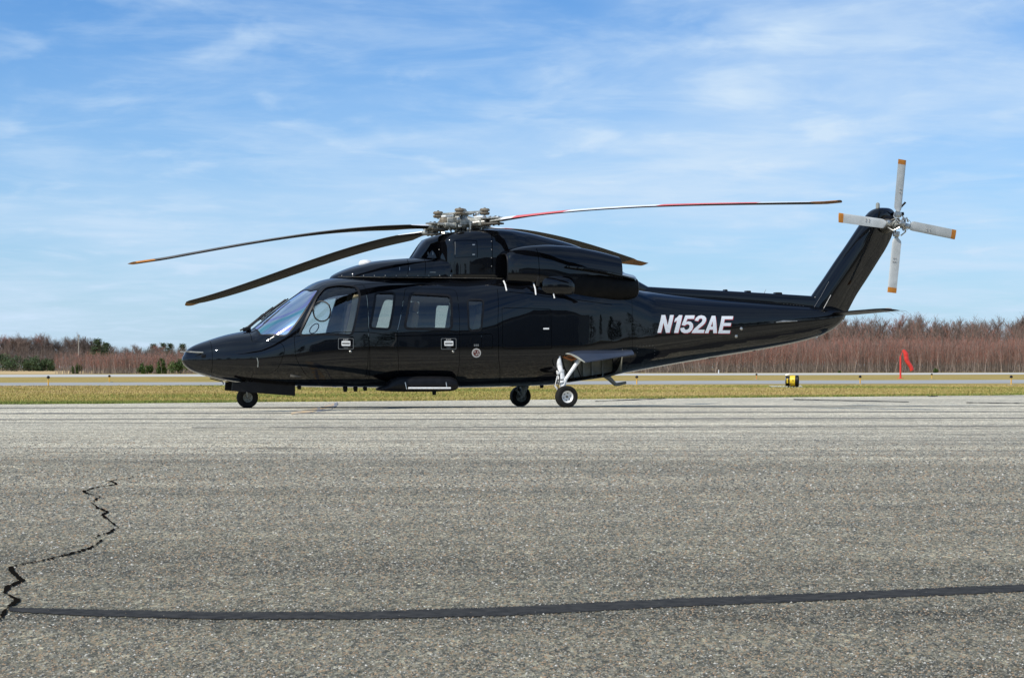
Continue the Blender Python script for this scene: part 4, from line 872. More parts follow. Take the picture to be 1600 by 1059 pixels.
# stabiliser: near half and far half
for sg in (1, -1):
    secs = []
    for f_ in np.linspace(0, 1, 9):
        v = .08 + 1.42 * f_; r0, r1 = loc(1290, 489.5, 0), loc(1333, 489.5, 0); x0 = r0.x + .02 + (.16 * f_ if f_ < .9 else .16 * .9 + .6 * (f_ - .9)); ch_ = .56 - .10 * f_ - (.9 * (f_ - .9) if f_ > .9 else 0); z_ = r0.z + .03 * f_ - .01
        secs.append([Vector((x0 + ch_ * x, -sg * v, z_ + yy * ch_ * .55 + (.5 - x) * .02)) for x, yy in AF])
    st = loftsec('stabiliser', secs, [satin], heli)
    p = secs[-1][0]; B().lathe([(.0001, -.06), (.022, -.04), (.025, 0), (.02, .06), (.0001, .09)], Vector((secs[-2][0].x + .22, p.y + sg * .05, p.z + .0)), 'X', 10).out('position_light', decal_w, st)
    for k in range(4):
        q = secs[-1 - k][13]; B().tube([q, q + Vector((.10, 0, -.01)), q + Vector((.16, 0, -.05))], .0025, 4).out('static_wick', steel, st)

# ---- main rotor
bladegrey = varied('grey_worn_blade_paint', (0.16, 0.15, 0.13), (0.09, 0.085, 0.075), 2, .5)
tipdark = varied('dark_orange_tip_underside', (0.17, 0.075, 0.014), (0.10, 0.045, 0.010), 6, .6, Specular_IOR_Level=.15)  # darker orange for the lower face of the blade tips
HB = loc(722, 349, 0)
TILT = Matrix.Rotation(R(-4), 4, 'Y')
def world_to_local(az):
    a = az - YAW; return Vector((math.cos(a), math.sin(a), 0))
def vertical_fit(az, px, py):
    """distance along a blade's azimuth and height of what the photo shows at a pixel"""
    dW = Vector((math.cos(az), math.sin(az))); H = Vector((MX + HB.x * CY_, MY + HB.x * SY_)); t_ = (px - CX) / FPX
    r = (t_ * H.y - H.x) / (dW.x - t_ * dW.y); Y = H.y + r * dW.y; return r, HCAM + (HY - py) * Y / FPX
blades = {'near': (R(141), [(664, 363.6), (570, 385), (472.5, 414), (375, 450), (291, 473)], 'black main rotor blade reaching forward on the far side, lowest of the blades'),
          'left': (R(229.5), [(651, 354), (537.5, 360), (440, 372), (342, 388), (261, 404), (202, 414)], 'black main rotor blade swung out towards the photographer, forward of the mast'),
          'aft': (R(325), [(774, 344.5), (905, 328.5), (1055, 321), (1216, 317.5), (1313, 317)], 'red and white striped main rotor blade over the tail boom'),
          'far': (R(60), [(760, 357), (795, 360), (830, 367), (895, 383), (1002, 419)], 'main rotor blade behind the engine cowling')}
for key, (az, pts_, lab) in blades.items():
    rz = [vertical_fit(az, x, y) for x, y in pts_]; rs = [a for a, _ in rz]; zs = [b_ for _, b_ in rz]
    co = np.polyfit(rs, zs, 3 if len(rs) > 4 else 2); d = world_to_local(az); side = Vector((-d.y, d.x, 0)); RT = rs[-1] + {'near': .23, 'left': -.24, 'aft': .10, 'far': -.42}[key]
    print('blade', key, 'tip radius %.2f' % RT, 'z %.2f..%.2f' % (zs[0], zs[-1]))
    secs = []; st_r = sorted(set([.62, .72, .84, 1.0] + list(np.linspace(1.1, RT - .45, 26)) + [RT - .44, RT - .3, RT - .2, RT - .1, RT - .03, RT] + [x for x in (1.95, 2.95, 4.6, 6.1) if x < RT - .5]))
    base_p = {'near': 12, 'left': 12, 'aft': 11, 'far': 0}[key]
    for r in st_r:
        z_ = float(np.polyval(co, max(r, rs[0]))) + (float(np.polyval(np.polyder(co), rs[0])) * (r - rs[0]) if r < rs[0] else 0)
        ch_ = float(np.interp(r, [.62, .72, 1.0, 1.35, RT - .45, RT], [.13, .15, .20, .39, .39, .20])); tc = float(np.interp(r, [.62, 1.0, 1.4, 9], [.075, .06, .042, .036])) / ch_
        pit = R(base_p - 10 * (r / RT)); sw = float(np.interp(r, [0, RT - .35, RT], [0, 0, -.22])); lead = side * math.cos(pit) + Vector((0, 0, 1)) * math.sin(pit); nn = lead.cross(d) * -1
        c_ = HB + d * r; c_.z = z_; c_ += side * sw
        secs.append([c_ + lead * ((.30 - x) * ch_) + nn * (yy / .1 * tc * ch_ / 1.2) * (1 if True else 0) for x, yy in airfoil(12, .12)])
    nsec = len(secs[0]); mids = [(a + b_) / 2 for a, b_ in zip(st_r, st_r[1:])]
    # faces: upper half of the section index first; upper surface striped, lower surface black
    upper_first = (secs[5][5] - secs[5][-6]).z > 0
    tl_ = {'near': .3, 'left': .2, 'aft': .45, 'far': .45}[key]
    def mi(i, k, mids=mids, RT=RT, tl_=tl_, uf=upper_first, nsec=nsec):
        up = (k < nsec // 2) == uf; r = mids[i]
        if r > RT - tl_: return 2 if up else 5
        if r < .84: return 3
        if not up: return 0
        for a, c_ in ((0, 1), (1.05, 4), (2.05, 1), (3.75, 4), (5.45, 1)):
            if r > a: m_ = c_
        return m_
    mats = [bladeblack, bladewhite, orange, hubm, bladered, tipdark] if key in ('aft', 'far') else [bladeblack, bladewhite, orange, hubm, bladegrey, tipdark]
    if key in ('near', 'left'):
        mi0 = mi; mi = lambda i, k, f=mi0, mids=mids: ((1 if mids[i] < 1.35 else 4) if f(i, k) in (1, 4) else f(i, k))
    bl = loftsec('main_rotor_blade', secs, mats, heli, mi=mi, sharp=30); bl['label'] = lab
    c_ = HB + d * .60; c_.z = float(np.polyval(co, rs[0])) - float(np.polyval(np.polyder(co), rs[0])) * (rs[0] - .6); q = d.to_track_quat('X', 'Z').to_matrix()
    # cuff with bolted plates, damper and pitch horn
    for z_ in (.045, -.045): B().box(c_ + Vector((0, 0, z_)), (.36, .17, .03), rot=q, bev=.008).out('blade_grip', steel if z_ > 0 else hubd, bl)
    b = B()
    for a in (-.1, 0, .1):
        for e_ in (-.045, .045): b.lathe([(.017, -.075), (.017, .075)], c_ + d * a + side * e_, n=8)
    tag(b.out('grip_bolt', hubd, bl), kind='stuff')
    b = B(); a = c_ + side * .12 + Vector((0, 0, .03)); b.tube([a - d * .28, a - d * .05], .034, 10).tube([a - d * .05, a + d * .1], .018, 8).tube([a - d * .30, a - d * .27], .045, 10); b.out('lead_lag_damper', hubm, bl)
    b = B(); a = HB + d * .30 - side * .18 + Vector((0, 0, -.02)); b.tube([c_ - side * .02 - d * .1, a + side * .03], [.03, .022], 8).tube([a, a + Vector((0, 0, -.10)), a + Vector((0, 0, -.30)) - d * .08], [.02, .014, .018], 8).lathe([(.026, -.03), (.026, .03)], a, n=10); b.out('pitch_link', steel, bl)
# head
hub = B().lathe([(.20, -.30), (.19, -.24), (.12, -.20), (.11, -.12), (.20, -.09), (.26, -.035), (.26, .04), (.19, .09), (.10, .12), (.09, .17)], HB, n=32).out('rotor_hub', hubm, heli)
sp_ = HB + Vector((0, 0, -.19))
B().lathe([(.15, -.03), (.27, -.025), (.28, .0), (.27, .025), (.15, .03)], sp_, n=32).out('swashplate', hubd, hub)
for key, (az, _p, _l) in blades.items():
    d = world_to_local(az); side = Vector((-d.y, d.x, 0)); q = d.to_track_quat('X', 'Z').to_matrix()
    B().box(HB + d * .28, (.34, .20, .13), rot=q, bev=.03).out('hub_arm', hubm, hub)
    B().lathe([(.075, -.06), (.085, -.03), (.085, .03), (.075, .06)], HB + d * .42, n=18).out('elastomeric_bearing', rust, hub)
    B().box(HB + d * .36 + Vector((0, 0, .085)), (.18, .10, .03), rot=q, bev=.008).out('bearing_cap', whitep, hub)
    B().box(HB + d * .22 + side * .12 + Vector((0, 0, .03)), (.10, .06, .09), rot=q, bev=.01).out('droop_stop', steel, hub)
    B().tube([sp_ + d * .26, sp_ + d * .30 + side * -.16 + Vector((0, 0, .02))], [.02, .03], 8).out('swashplate_lug', steel, hub)
    d2 = (Matrix.Rotation(R(38), 3, 'Z') @ d); q2 = d2.to_track_quat('X', 'Z').to_matrix(); TZ = lambda p: HB + (TILT @ (p - HB))
    b = B(); s2 = Vector((-d2.y, d2.x, 0)); base = HB + Vector((0, 0, .165))
    b.prism([(.04, -.075), (.22, -.05), (.38, -.042), (.38, .042), (.22, .05), (.04, .075)], -.018, .018, lambda a, c_, h_, base=base, d2=d2, s2=s2: TZ(base + d2 * a + s2 * c_ + Vector((0, 0, h_)))); b.out('vibration_absorber_arm', hubm, hub)
    p = TZ(base + d2 * .38); B().lathe([(.07, -.05), (.082, -.035), (.082, -.012), (.06, -.01), (.06, .01), (.082, .012), (.082, .035), (.07, .05)], p, n=18).out('vibration_absorber_weight', rust, hub)
    B().lathe([(.018, -.07), (.018, .07)], p, n=8).out('weight_pin', steel, hub)
    b = B(); a = HB + d2 * .17
    b.tube([a + Vector((0, 0, .17)), a + d2 * .08 + Vector((0, 0, .06)), a + d2 * .04 + Vector((0, 0, -.05)), a + Vector((0, 0, -.17))], .010, 6).tube([a + s2 * .05 + Vector((0, 0, .1)), a + s2 * .09 + d2 * .04 + Vector((0, 0, 0)), a + s2 * .07 + Vector((0, 0, -.15))], .008, 6); tag(b.out('hydraulic_hose', satin, hub), kind='stuff')
B().lathe([(.16, -.012), (.17, 0), (.16, .012)], HB + Vector((0, 0, .155)), n=24).out('absorber_plate', hubm, hub)
B().lathe([(.075, .10), (.08, .2), (.06, .235), (.0001, .24)], HB, n=18).out('mast_nut', greyp, hub)
rr = random.Random(5); b = B()
for k in range(40):
    a = rr.uniform(0, 6.28); r = rr.uniform(.12, .36); z_ = rr.uniform(-.12, .15); b.box(HB + Vector((math.cos(a) * r, math.sin(a) * r, z_)), (rr.uniform(.02, .06), rr.uniform(.02, .06), rr.uniform(.02, .05)), rot=Matrix.Rotation(a, 3, 'Z'), bev=.004)
tag(b.out('hub_fitting', steel, hub), kind='stuff')
b = B()
for k in range(4):
    a = k * math.pi / 2 + .5; p = sp_ + Vector((math.cos(a) * .22, math.sin(a) * .22, -.02)); b.tube([p, p + Vector((math.cos(a) * .05, math.sin(a) * .05, -.22))], [.03, .025], 8)
tag(b.out('servo_actuator', hubd, hub), kind='stuff')

# ---- cabin interior
fl = loc(560, 590, 0).z + .06
x0, x1 = uN(440), uN(775)
inn = B().box(((x0 + x1) / 2, 0, fl - .02), (x1 - x0, 1.5, .04)).out('cabin_floor', lining, heli)
def seat(px, v, m, w=.46, h=.80, facing=-1):
    a = loc(px, 560, v); x = a.x; b = B(); b.box((x, -v, fl + .36), (.46, w, .14), bev=.04); b.box((x, -v, fl + .18), (.3, w * .7, .24), bev=.02); s_ = b.out('cabin_seat', m, heli)
    B().box((x - facing * .24, -v, fl + .36 + h / 2), (.13, w, h - .1), rot=Matrix.Rotation(R(-8 * facing), 3, 'Y'), bev=.05).out('backrest', m, s_)
    B().box((x - facing * .30, -v, fl + .40 + h), (.11, w * .6, .18), rot=Matrix.Rotation(R(-8 * facing), 3, 'Y'), bev=.04).out('headrest', m, s_); return s_
seat(520, .42, darkseat); seat(520, -.42, darkseat)
for px, v in ((618, .38), (618, -.38), (728, .4), (728, -.15)): seat(px, v, seatm, h=.66)
seat(655, -.38, seatm, facing=1, h=.6)
pa = loc(461, 530, .0); ip = B().box((pa.x + .05, 0, pa.z - .08), (.30, 1.1, .24), bev=.04).out('instrument_panel', satin, heli)
B().box((uN(566) + .02, 0, fl + .6), (.03, 1.5, 1.15)).out('bulkhead', lining, heli)
bpy.data.objects['bulkhead'].scale = (1, 1, 1)
B().box((uN(768), 0, fl + .55), (.03, 1.6, 1.2)).out('bulkhead', beige, heli)
# bubble-vent ring in the cockpit side window
def ring_on(cx, cy, rx, ry, r, par, nm, off=.006, k=28):
    q = [HULL.inv(cx + rx * math.cos(a) * (1 if abs(math.cos(a)) < .8 else .96), cy + ry * math.sin(a)) for a in np.linspace(0, 2 * math.pi, k, endpoint=False)]
    pts_ = [Vector(HULL.pt(*a)) + Vector(HULL.nrm(*a)) * off for a in q]; return B().tube(pts_ + [pts_[0]], r, 6, cap=False).out(nm, satin, par)
ring_on(503, 486.5, 14, 15.5, .012, cd, 'vent_ring')
ring_on(484, 499, 9, 11.5, .009, heli, 'control_yoke', off=-.35)

# ================================================================ AIRFIELD FURNITURE
ylw = varied('yellow_enamel', (0.78, 0.56, 0.03), (0.70, 0.48, 0.03), 8, .4)
amber = varied('yellow_orange_post', (0.75, 0.42, 0.06), (0.65, 0.35, 0.05), 8, .5)
def marker(px, py, h_, label, m=amber, cap_m=satin):
    g = ground_at(px, py); r = empty('edge_light', g); tag(r, label, 'light', 'edge lights along the taxiway')
    B().lathe([(.055, 0), (.055, .01), (.026, .02), (.024, h_ * .72), (.03, h_ * .73)], n=12).out('post', m, r)
    B().lathe([(.03, h_ * .73), (.062, h_ * .75), (.068, h_ * .84), (.05, h_ * .95), (.02, h_), (.0001, h_)], n=14).out('lamp', cap_m, r)
    B().lathe([(.18, -.01), (.18, .012), (.0001, .014)], n=16).out('base_plate', greyp, r); return r
marker(75.5, 602.5, .40, 'yellow edge light post with black lamp at far left on the near taxiway edge')
marker(171, 597, .36, 'yellow edge light post with black lamp beyond the taxiway, left of the helicopter nose')
marker(995, 600.5, .38, 'yellow edge light post with black lamp just right of the tail skid')
marker(1182, 592.5, .36, 'orange edge light post beyond the taxiway, left of the yellow drum', varied('orange_post', (.7, .28, .08), (.6, .22, .06), 8, .5))
marker(1344, 599.5, .38, 'yellow edge light post with black lamp between the yellow drum and the windsock')
marker(1456, 591.5, .34, 'yellow edge light post with black lamp beyond the taxiway, right of the windsock')
marker(1580, 601, .40, 'yellow edge light post with black lamp, furthest right in the photo')

# yellow drum unit
g = ground_at(1237, 605.5); k_ = g.y / FPX
dr_ = empty('drum_unit', g, R(-14)); tag(dr_, 'yellow and black drum-shaped unit lying on short legs in the grass right of the tail', 'drum')
zc = 10.3 * k_; rd = 8.6 * k_; q_ = Matrix.Identity(3)
B().lathe([(rd * .93, -2.5 * k_), (rd, -2.2 * k_), (rd, 5.6 * k_), (rd * .97, 5.8 * k_)], (0, 0, zc), 'X', 32).out('drum_shell', ylw, dr_)
B().lathe([(rd * .90, 5.8 * k_), (rd * 1.05, 6.0 * k_), (rd * 1.05, 10.4 * k_), (rd * .97, 10.8 * k_), (rd * .9, 10.6 * k_), (rd * .8, 6.2 * k_), (.0001, 6.2 * k_)], (0, 0, zc), 'X', 32).out('front_hood', satin, dr_)
rb = B().lathe([(.0001, -10 * k_), (rd * .55, -9.8 * k_), (rd * .86, -9 * k_), (rd * .92, -7 * k_), (rd * .92, -2.4 * k_)], (0, 0, zc), 'X', 28).out('rear_guard', satin, dr_)
for a in (-.35, .0): B().box((-6 * k_, -rd * .93 * math.cos(a), zc + rd * .9 * math.sin(a) + .04), (2.4 * k_, .02, 4.4 * k_), bev=.004).out('rear_plate', ylw, rb)
B().lathe([(rd * .98, -9.4 * k_), (rd * 1.0, -9.0 * k_), (rd * .98, -8.6 * k_)], (0, 0, zc), 'X', 28).out('guard_hoop', steel, dr_)
B().tube([(-9 * k_, 0, zc + rd + .02), (-3 * k_, 0, zc + rd + .06), (4 * k_, 0, zc + rd + .02)], .014, 6).out('handle', steel, dr_)
B().box((2.5 * k_, -rd - .01, zc + .03), (2.0 * k_, .02, .8 * k_)).out('label_plate', satin, dr_)
B().box((-.8 * k_, -rd * .93 - .01, zc - .10), (1.6 * k_, .02, 1.6 * k_)).out('warning_plate', decal_r, dr_)
for x in (-5, -1.5, 3, 7):
    for s_ in (-1, 1): B().tube([(x * k_, s_ * .10, zc - rd * .8), (x * k_, s_ * .14, 0)], .018, 7).out('leg', satin, dr_)
slab = [ground_at(x, y) for x, y in ((1200, 603.2), (1252, 602.4), (1254, 605.2), (1206, 605.0))]
tag(pyd('concrete_pad', [(p.x, p.y, -.10 + z) for z in (.02, -.05) for p in slab], [(0, 1, 2, 3), (4, 7, 6, 5), (0, 4, 5, 1), (1, 5, 6, 2), (2, 6, 7, 3), (3, 7, 4, 0)], varied('pale_concrete', (.5, .46, .40), (.42, .40, .35), 3, .9)), kind='structure')

# limp windsock on its pole
g = ground_at(1407, 591); k_ = g.y / FPX
wsr = empty('windsock', g); tag(wsr, 'limp red windsock hanging beside its short red pole at the taxiway edge', 'windsock')
B().tube([(0, 0, 0), (0, 0, 34.5 * k_)], [.065, .055], 10).out('pole', redp, wsr)
B().lathe([(.22, -.02), (.22, .02), (.0001, .03)], n=16).out('base_plate', redp, wsr)
sock = []
for i in range(15):
    q = i / 14; c_ = Vector((4 * k_ + 13.5 * k_ * q + .05 * math.sin(q * 9), 0, 44.5 * k_ - 32.5 * k_ * q)); r = (3.9 - 1.3 * q) * k_ * (1 - .45 * math.exp(-((q - 0) * 7) ** 2)); sock.append((c_, r))
b = B(); rr = random.Random(8); rings = []
for c_, r in sock:
    j = rr.uniform(.55, .85); rings.append([b.bm.verts.new(c_ + Vector((math.cos(a) * r * (1 + .18 * math.sin(3 * a + c_.z)) , math.sin(a) * r * j, .3 * r * math.cos(a)))) for a in np.linspace(0, 2 * math.pi, 14, endpoint=False)])
for A, C_ in zip(rings, rings[1:]):
    for k in range(14): b.bm.faces.new((A[k], A[(k + 1) % 14], C_[(k + 1) % 14], C_[k]))
sk = b.out('sock', redp, wsr)
B().tube([(0, 0, 34 * k_), (1.2 * k_, 0, 37 * k_), (3.4 * k_, 0, 43 * k_)], .02, 6).out('swivel_arm', redp, wsr)
for (x, y, nm, lab) in ((857 + 260, 580.5, 'marker_post', 'small white marker post far off beyond the runway, under the tail boom'),):
    g = ground_at(x + 6, 583); m_ = B().tube([g, g + Vector((0, 0, .45))], [.07, .05], 8).out(nm, whitep); tag(m_, lab, 'post')
# utility poles and mast over the left woods
for px, yt, yb, kk, lab in ((123, 523, 558, .12, 'grey utility pole rising above the bare woods at far left'),):
    Y = 330; X = (px - CX) * Y / FPX; zt = HCAM + (HY - yt) * Y / FPX
    r = empty('utility_pole', (X, Y, -.1)); tag(r, lab, 'pole'); B().tube([(0, 0, 0), (0, 0, zt + .1)], [.16, .10], 8).out('shaft', varied('weathered_wood', (.30, .27, .23), (.22, .20, .17), 3, .9), r)
    B().box((0, 0, zt * .45), (.22, .15, zt * .10)).out('pale_panel', whitep, r)

# ================================================================ GRASS TUFTS (near strip, real blades)
N = 280000
Yg = 30 + 40 * rng.random(N) ** 1.35; Xg = (rng.random(N) * 2 - 1) * .325 * Yg
e_ = 33.9 + .498 * (Xg + 10.1)
ok = (Yg > e_ + .02 + rng.normal(0, .12, N)); 
extra = 45000; Xe = rng.uniform(-13, 18, extra); Ye = 33.9 + .498 * (Xe + 10.1) + np.abs(rng.normal(0, .55, extra)) - .06 + .12 * np.sin(Xe * 2.1) * np.sin(Xe * .9)
Xg = np.r_[Xg[ok], Xe]; Yg = np.r_[Yg[ok], Ye]; fence = np.r_[np.zeros(ok.sum()), np.ones(extra)]
# keep off the taxiway and the pad
keep = (Yg < 68 + .23 * (Xg + 20.5) - .3); Xg, Yg, fence = Xg[keep], Yg[keep], fence[keep]; n = len(Xg)
hh = rng.uniform(.02, .055, n) * (1 + .3 * fence); an = rng.uniform(0, 2 * math.pi, n); wd = rng.uniform(.006, .013, n) * (Yg / 32)
zb = np.interp(Yg, [27, 34.2, 1e4], [0, -.10, -.10]) - .004; lx, ly = rng.normal(0, .025, n), rng.normal(0, .025, n)
wd *= .7
V = np.stack([np.stack([Xg - np.cos(an) * wd, Yg - np.sin(an) * wd, zb], -1), np.stack([Xg + np.cos(an) * wd, Yg + np.sin(an) * wd, zb], -1), np.stack([Xg + lx, Yg + ly, zb + hh], -1)], 1).reshape(-1, 3)
T = np.arange(3 * n).reshape(-1, 3)
pgn = np.sin(Xg * .31 + 1.3 * np.sin(Yg * .21)) + np.sin(Yg * .55 + Xg * .12) * .7 + rng.normal(0, .9, n) + np.where(Yg < 33.9 + .498 * (Xg + 10.1) + 1.0, -1.5, 0)
mi_ = np.where(pgn < -1.1, 0, np.where(pgn < .35, 1, np.where(pgn < 1.2, 2, 3)))
gr_m = [mat('grass_green', (.17, .21, .04), .9), mat('grass_olive', (.36, .30, .08), .9), mat('grass_straw', (.47, .36, .13), .9), mat('grass_tan', (.44, .32, .13), .9)]
tag(bigmesh('grass', V, T, gr_m, mi=mi_), 'short dry grass with green tufts between the apron and the taxiway', 'grass', kind='stuff')

# ================================================================ STONES STANDING PROUD OF THE WORN ASPHALT (near the photographer)
Ns = 260000
Ys = 3.0 * (17.0 / 3.0) ** (rng.random(Ns) ** 1.2); Xs = (rng.random(Ns) * 2 - 1) * (.32 * Ys + .25)
onl = np.array([q for q in ((ground_at(x, y).x, ground_at(x, y).y) for x, y in ((-60, 950), (14, 952), (330, 962), (560, 962), (800, 955), (1050, 942), (1300, 932), (1700, 914)))])
ln_ = np.interp(Xs, onl[:, 0], onl[:, 1]); kp = ((np.abs(Ys - ln_) > .075) | (rng.random(Ns) < .06)) & (rng.random(Ns) < np.clip(1 - (Ys - 8) / 9, 0, 1)); Xs, Ys = Xs[kp], Ys[kp]; Ns = len(Xs)
ss = rng.uniform(.0022, .0052, Ns) * np.clip(Ys / 5.0, .9, 2.0); an = rng.uniform(0, 6.28, Ns); el = rng.uniform(.65, 1.0, Ns); hs = ss * rng.uniform(.35, .8, Ns)
crn = []
for k in range(5):
    a = an + 2 * math.pi * k / 5 + rng.uniform(-.3, .3, Ns); rr_ = ss * rng.uniform(.75, 1.15, Ns); crn.append(np.stack([Xs + np.cos(a) * rr_, Ys + np.sin(a) * rr_ * el, np.full(Ns, -.0005)], -1))
crn.append(np.stack([Xs + rng.normal(0, .25, Ns) * ss, Ys + rng.normal(0, .25, Ns) * ss, hs], -1))
Vs = np.stack(crn, 1).reshape(-1, 3); b0 = np.arange(Ns)[:, None] * 6; Ts = np.concatenate([np.concatenate([b0 + k, b0 + (k + 1) % 5, b0 + 5], 1)[:, None] for k in range(5)], 1).reshape(-1, 3)
cols_ = [(.06, .062, .058), (.11, .112, .10), (.165, .16, .13), (.25, .22, .165), (.27, .19, .12), (.30, .29, .25), (.50, .48, .43)]
smm = [mat('stone_%s' % n_, c_, .85, Specular_IOR_Level=.2) for n_, c_ in zip(('charcoal', 'grey', 'olive_grey', 'tan', 'pink', 'pale', 'white'), cols_)]
tag(bigmesh('asphalt_stones', Vs, Ts, smm, mi=np.repeat(rng.choice(7, Ns, p=[.16, .21, .19, .20, .14, .08, .02]), 5)), 'small stones standing proud of the worn asphalt in the foreground', 'gravel', kind='stuff')

# ================================================================ TREES
bark_g = varied('grey_brown_bark', (0.24, 0.19, 0.155), (0.16, 0.125, 0.10), 1.2, .9)
twig_r = varied('reddish_twigs', (0.35, 0.15, 0.105), (0.27, 0.13, 0.09), .3, .9)
twig_b = varied('brown_grey_twigs', (0.22, 0.155, 0.12), (0.17, 0.12, 0.095), .3, .9)
twig_d = varied('dark_grey_twigs', (0.13, 0.10, 0.085), (0.10, 0.078, 0.066), .3, .9)
twig_m = varied('red_budding_twigs', (0.30, 0.085, 0.08), (0.22, 0.08, 0.07), .3, .9)
birch = varied('pale_birch_bark', (0.46, 0.37, 0.31), (0.30, 0.23, 0.19), 1.5, .8)
pine_m = varied('pine_needles', (0.035, 0.062, 0.020), (0.06, 0.09, 0.028), 1.0, .8)
shrub_m = varied('evergreen_shrub_leaves', (0.045, 0.085, 0.016), (0.085, 0.12, 0.022), 1.0, .8)
def cone3(V, T, a, b_, r0, r1):
    d = b_ - a; L = np.linalg.norm(d)
    if L < 1e-6: return
    d = d / L; u = np.cross(d, [0, 0, 1.0] if abs(d[2]) < .9 else [1.0, 0, 0]); u /= np.linalg.norm(u); w = np.cross(d, u); o = len(V)
    for r, p in ((r0, a), (r1, b_)):
        for k in range(3): q = 2.0944 * k; V.append(p + r * (u * math.cos(q) + w * math.sin(q)))
    for k in range(3): i, j = k, (k + 1) % 3; T.append((o + i, o + j, o + 3 + j)); T.append((o + i, o + 3 + j, o + 3 + i))
def bare_tree(seed, H, spread, twigr, dens_, upr=.5):
    r2 = np.random.default_rng(seed); VT, TT, VC, TC = [], [], [], []
    def grow(p, d, L, r, lev):
        n = 3 if lev < 2 else 2; q = p.copy(); dd = d.copy()
        for i in range(n):
            dd = dd + r2.normal(0, .13, 3) + np.array([0, 0, .05]); dd /= np.linalg.norm(dd); q2 = q + dd * L / n; ra, rb_ = r * (1 - .35 * i / n), r * (1 - .35 * (i + 1) / n)
            cone3(*((VT, TT) if lev < 2 else (VC, TC)), q, q2, ra, rb_)
            if lev < 3:
                for _ in range(dens_[lev]):
                    t_ = r2.random(); az = r2.uniform(0, 6.28); side = np.array([math.cos(az), math.sin(az), r2.uniform(.1, .9) + upr]); side /= np.linalg.norm(side)
                    if lev == 0 and (i < 1): continue
                    nd = dd * .45 + side * spread; nd /= np.linalg.norm(nd); grow(q + (q2 - q) * t_, nd, L * r2.uniform(.34, .55), max(r * .42, twigr), lev + 1)
            q = q2
    grow(np.zeros(3), np.array([r2.normal(0, .04), r2.normal(0, .04), 1.0]), H * .86, H * .013, 0)
    return VT, TT, VC, TC
protos = []
for sd, H, sp, tm in ((1, 10, .8, twig_b), (2, 10, .7, twig_b), (3, 10, .9, twig_r), (4, 10, .75, twig_r), (5, 10, .8, twig_m), (6, 10, .65, twig_b), (7, 10, .85, twig_b), (8, 10, .85, twig_d), (9, 10, .75, twig_d)):
    VT, TT, VC, TC = bare_tree(sd, H, sp, .016, (6, 6, 6))
    zx = max(np.percentile([p[2] for p in VC], 99.3), 1) / 10; VT = [p / zx for p in VT]; VC = [p / zx for p in VC]
    a = bigmesh('trunk', VT, TT, bark_g); c_ = bigmesh('crown', VC, TC, tm); protos.append((a.data, c_.data)); bpy.data.objects.remove(a); bpy.data.objects.remove(c_)
pine_p = []
for sd in range(4):
    r2 = np.random.default_rng(40 + sd); V, T = [], []; VT, TT = [], []; cone3(VT, TT, np.zeros(3), np.array([0, 0, 9.6]), .16, .03)
    nl = 16 if sd < 2 else 12
    for L_ in range(nl):
        z_ = (2.4 if sd < 2 else .4) + (9.9 - (2.4 if sd < 2 else .4)) * L_ / nl; R_ = (2.5 if sd < 2 else 3.4) * (1 - (z_ / 10.4) ** 1.6) * r2.uniform(.7, 1.15) + .2
        for k in range(9):
            az = r2.uniform(0, 6.28); rr_ = R_ * r2.uniform(.55, 1.1); tip = np.array([math.cos(az) * rr_, math.sin(az) * rr_, z_ + r2.uniform(-.2, .6)]); cone3(VT, TT, np.array([0, 0, z_]), tip, .035, .012)
            for m_ in range(26):
                c0 = np.array([0, 0, z_]) + (tip - np.array([0, 0, z_])) * r2.uniform(.25, 1.05) + r2.normal(0, .16, 3); d0 = r2.normal(0, 1, 3); d0 /= np.linalg.norm(d0); e0 = np.cross(d0, r2.normal(0, 1, 3)); e0 /= np.linalg.norm(e0); s0 = r2.uniform(.13, .30); o = len(V)
                V += [c0 - e0 * s0 * .35, c0 + e0 * s0 * .35, c0 + d0 * s0]; T.append((o, o + 1, o + 2))
    a = bigmesh('trunk', VT, TT, bark_g); c_ = bigmesh('foliage', V, T, pine_m); pine_p.append((a.data, c_.data)); bpy.data.objects.remove(a); bpy.data.objects.remove(c_)
def place(kind, pr, x, y, h_, label, cat, group, name, rz=None, wx=1.0):
    r = empty(name, (x, y, -.1), random.uniform(0, 6.28) if rz is None else rz); s_ = h_ / 10; r.scale = (s_ * wx, s_ * wx, s_); tag(r, label, cat, group)
    a = bpy.data.objects.new('trunk', pr[0]); COL.objects.link(a); a.parent = r
    c_ = bpy.data.objects.new('crown' if kind == 'b' else 'foliage', pr[1]); COL.objects.link(c_); c_.parent = r; return r
def top_h(py, Y): return (HY - py) * Y / FPX + HCAM + .1
rr = random.Random(21)
def where(px):
    for lim, w in ((990, 'behind the tail boom'), (1100, 'under the tail boom beside the tail skid'), (1180, 'under the registration letters'), (1260, 'left of the tail fin, above the yellow drum'), (1330, 'below the tail fin'), (1395, 'between the stabiliser and the windsock'), (1430, 'directly behind the windsock'), (1500, 'just right of the windsock'), (1560, 'between the windsock and the right photo edge'), (9999, 'at the right photo edge')):
        if px < lim: return w
def whereL(px):
    for lim, w in ((30, 'at the left photo edge'), (75, 'above the dark evergreens'), (115, 'left of the utility pole'), (135, 'beside the utility pole'), (180, 'around the two tall pines'), (9999, 'left of the helicopter nose')):
        if px < lim: return w
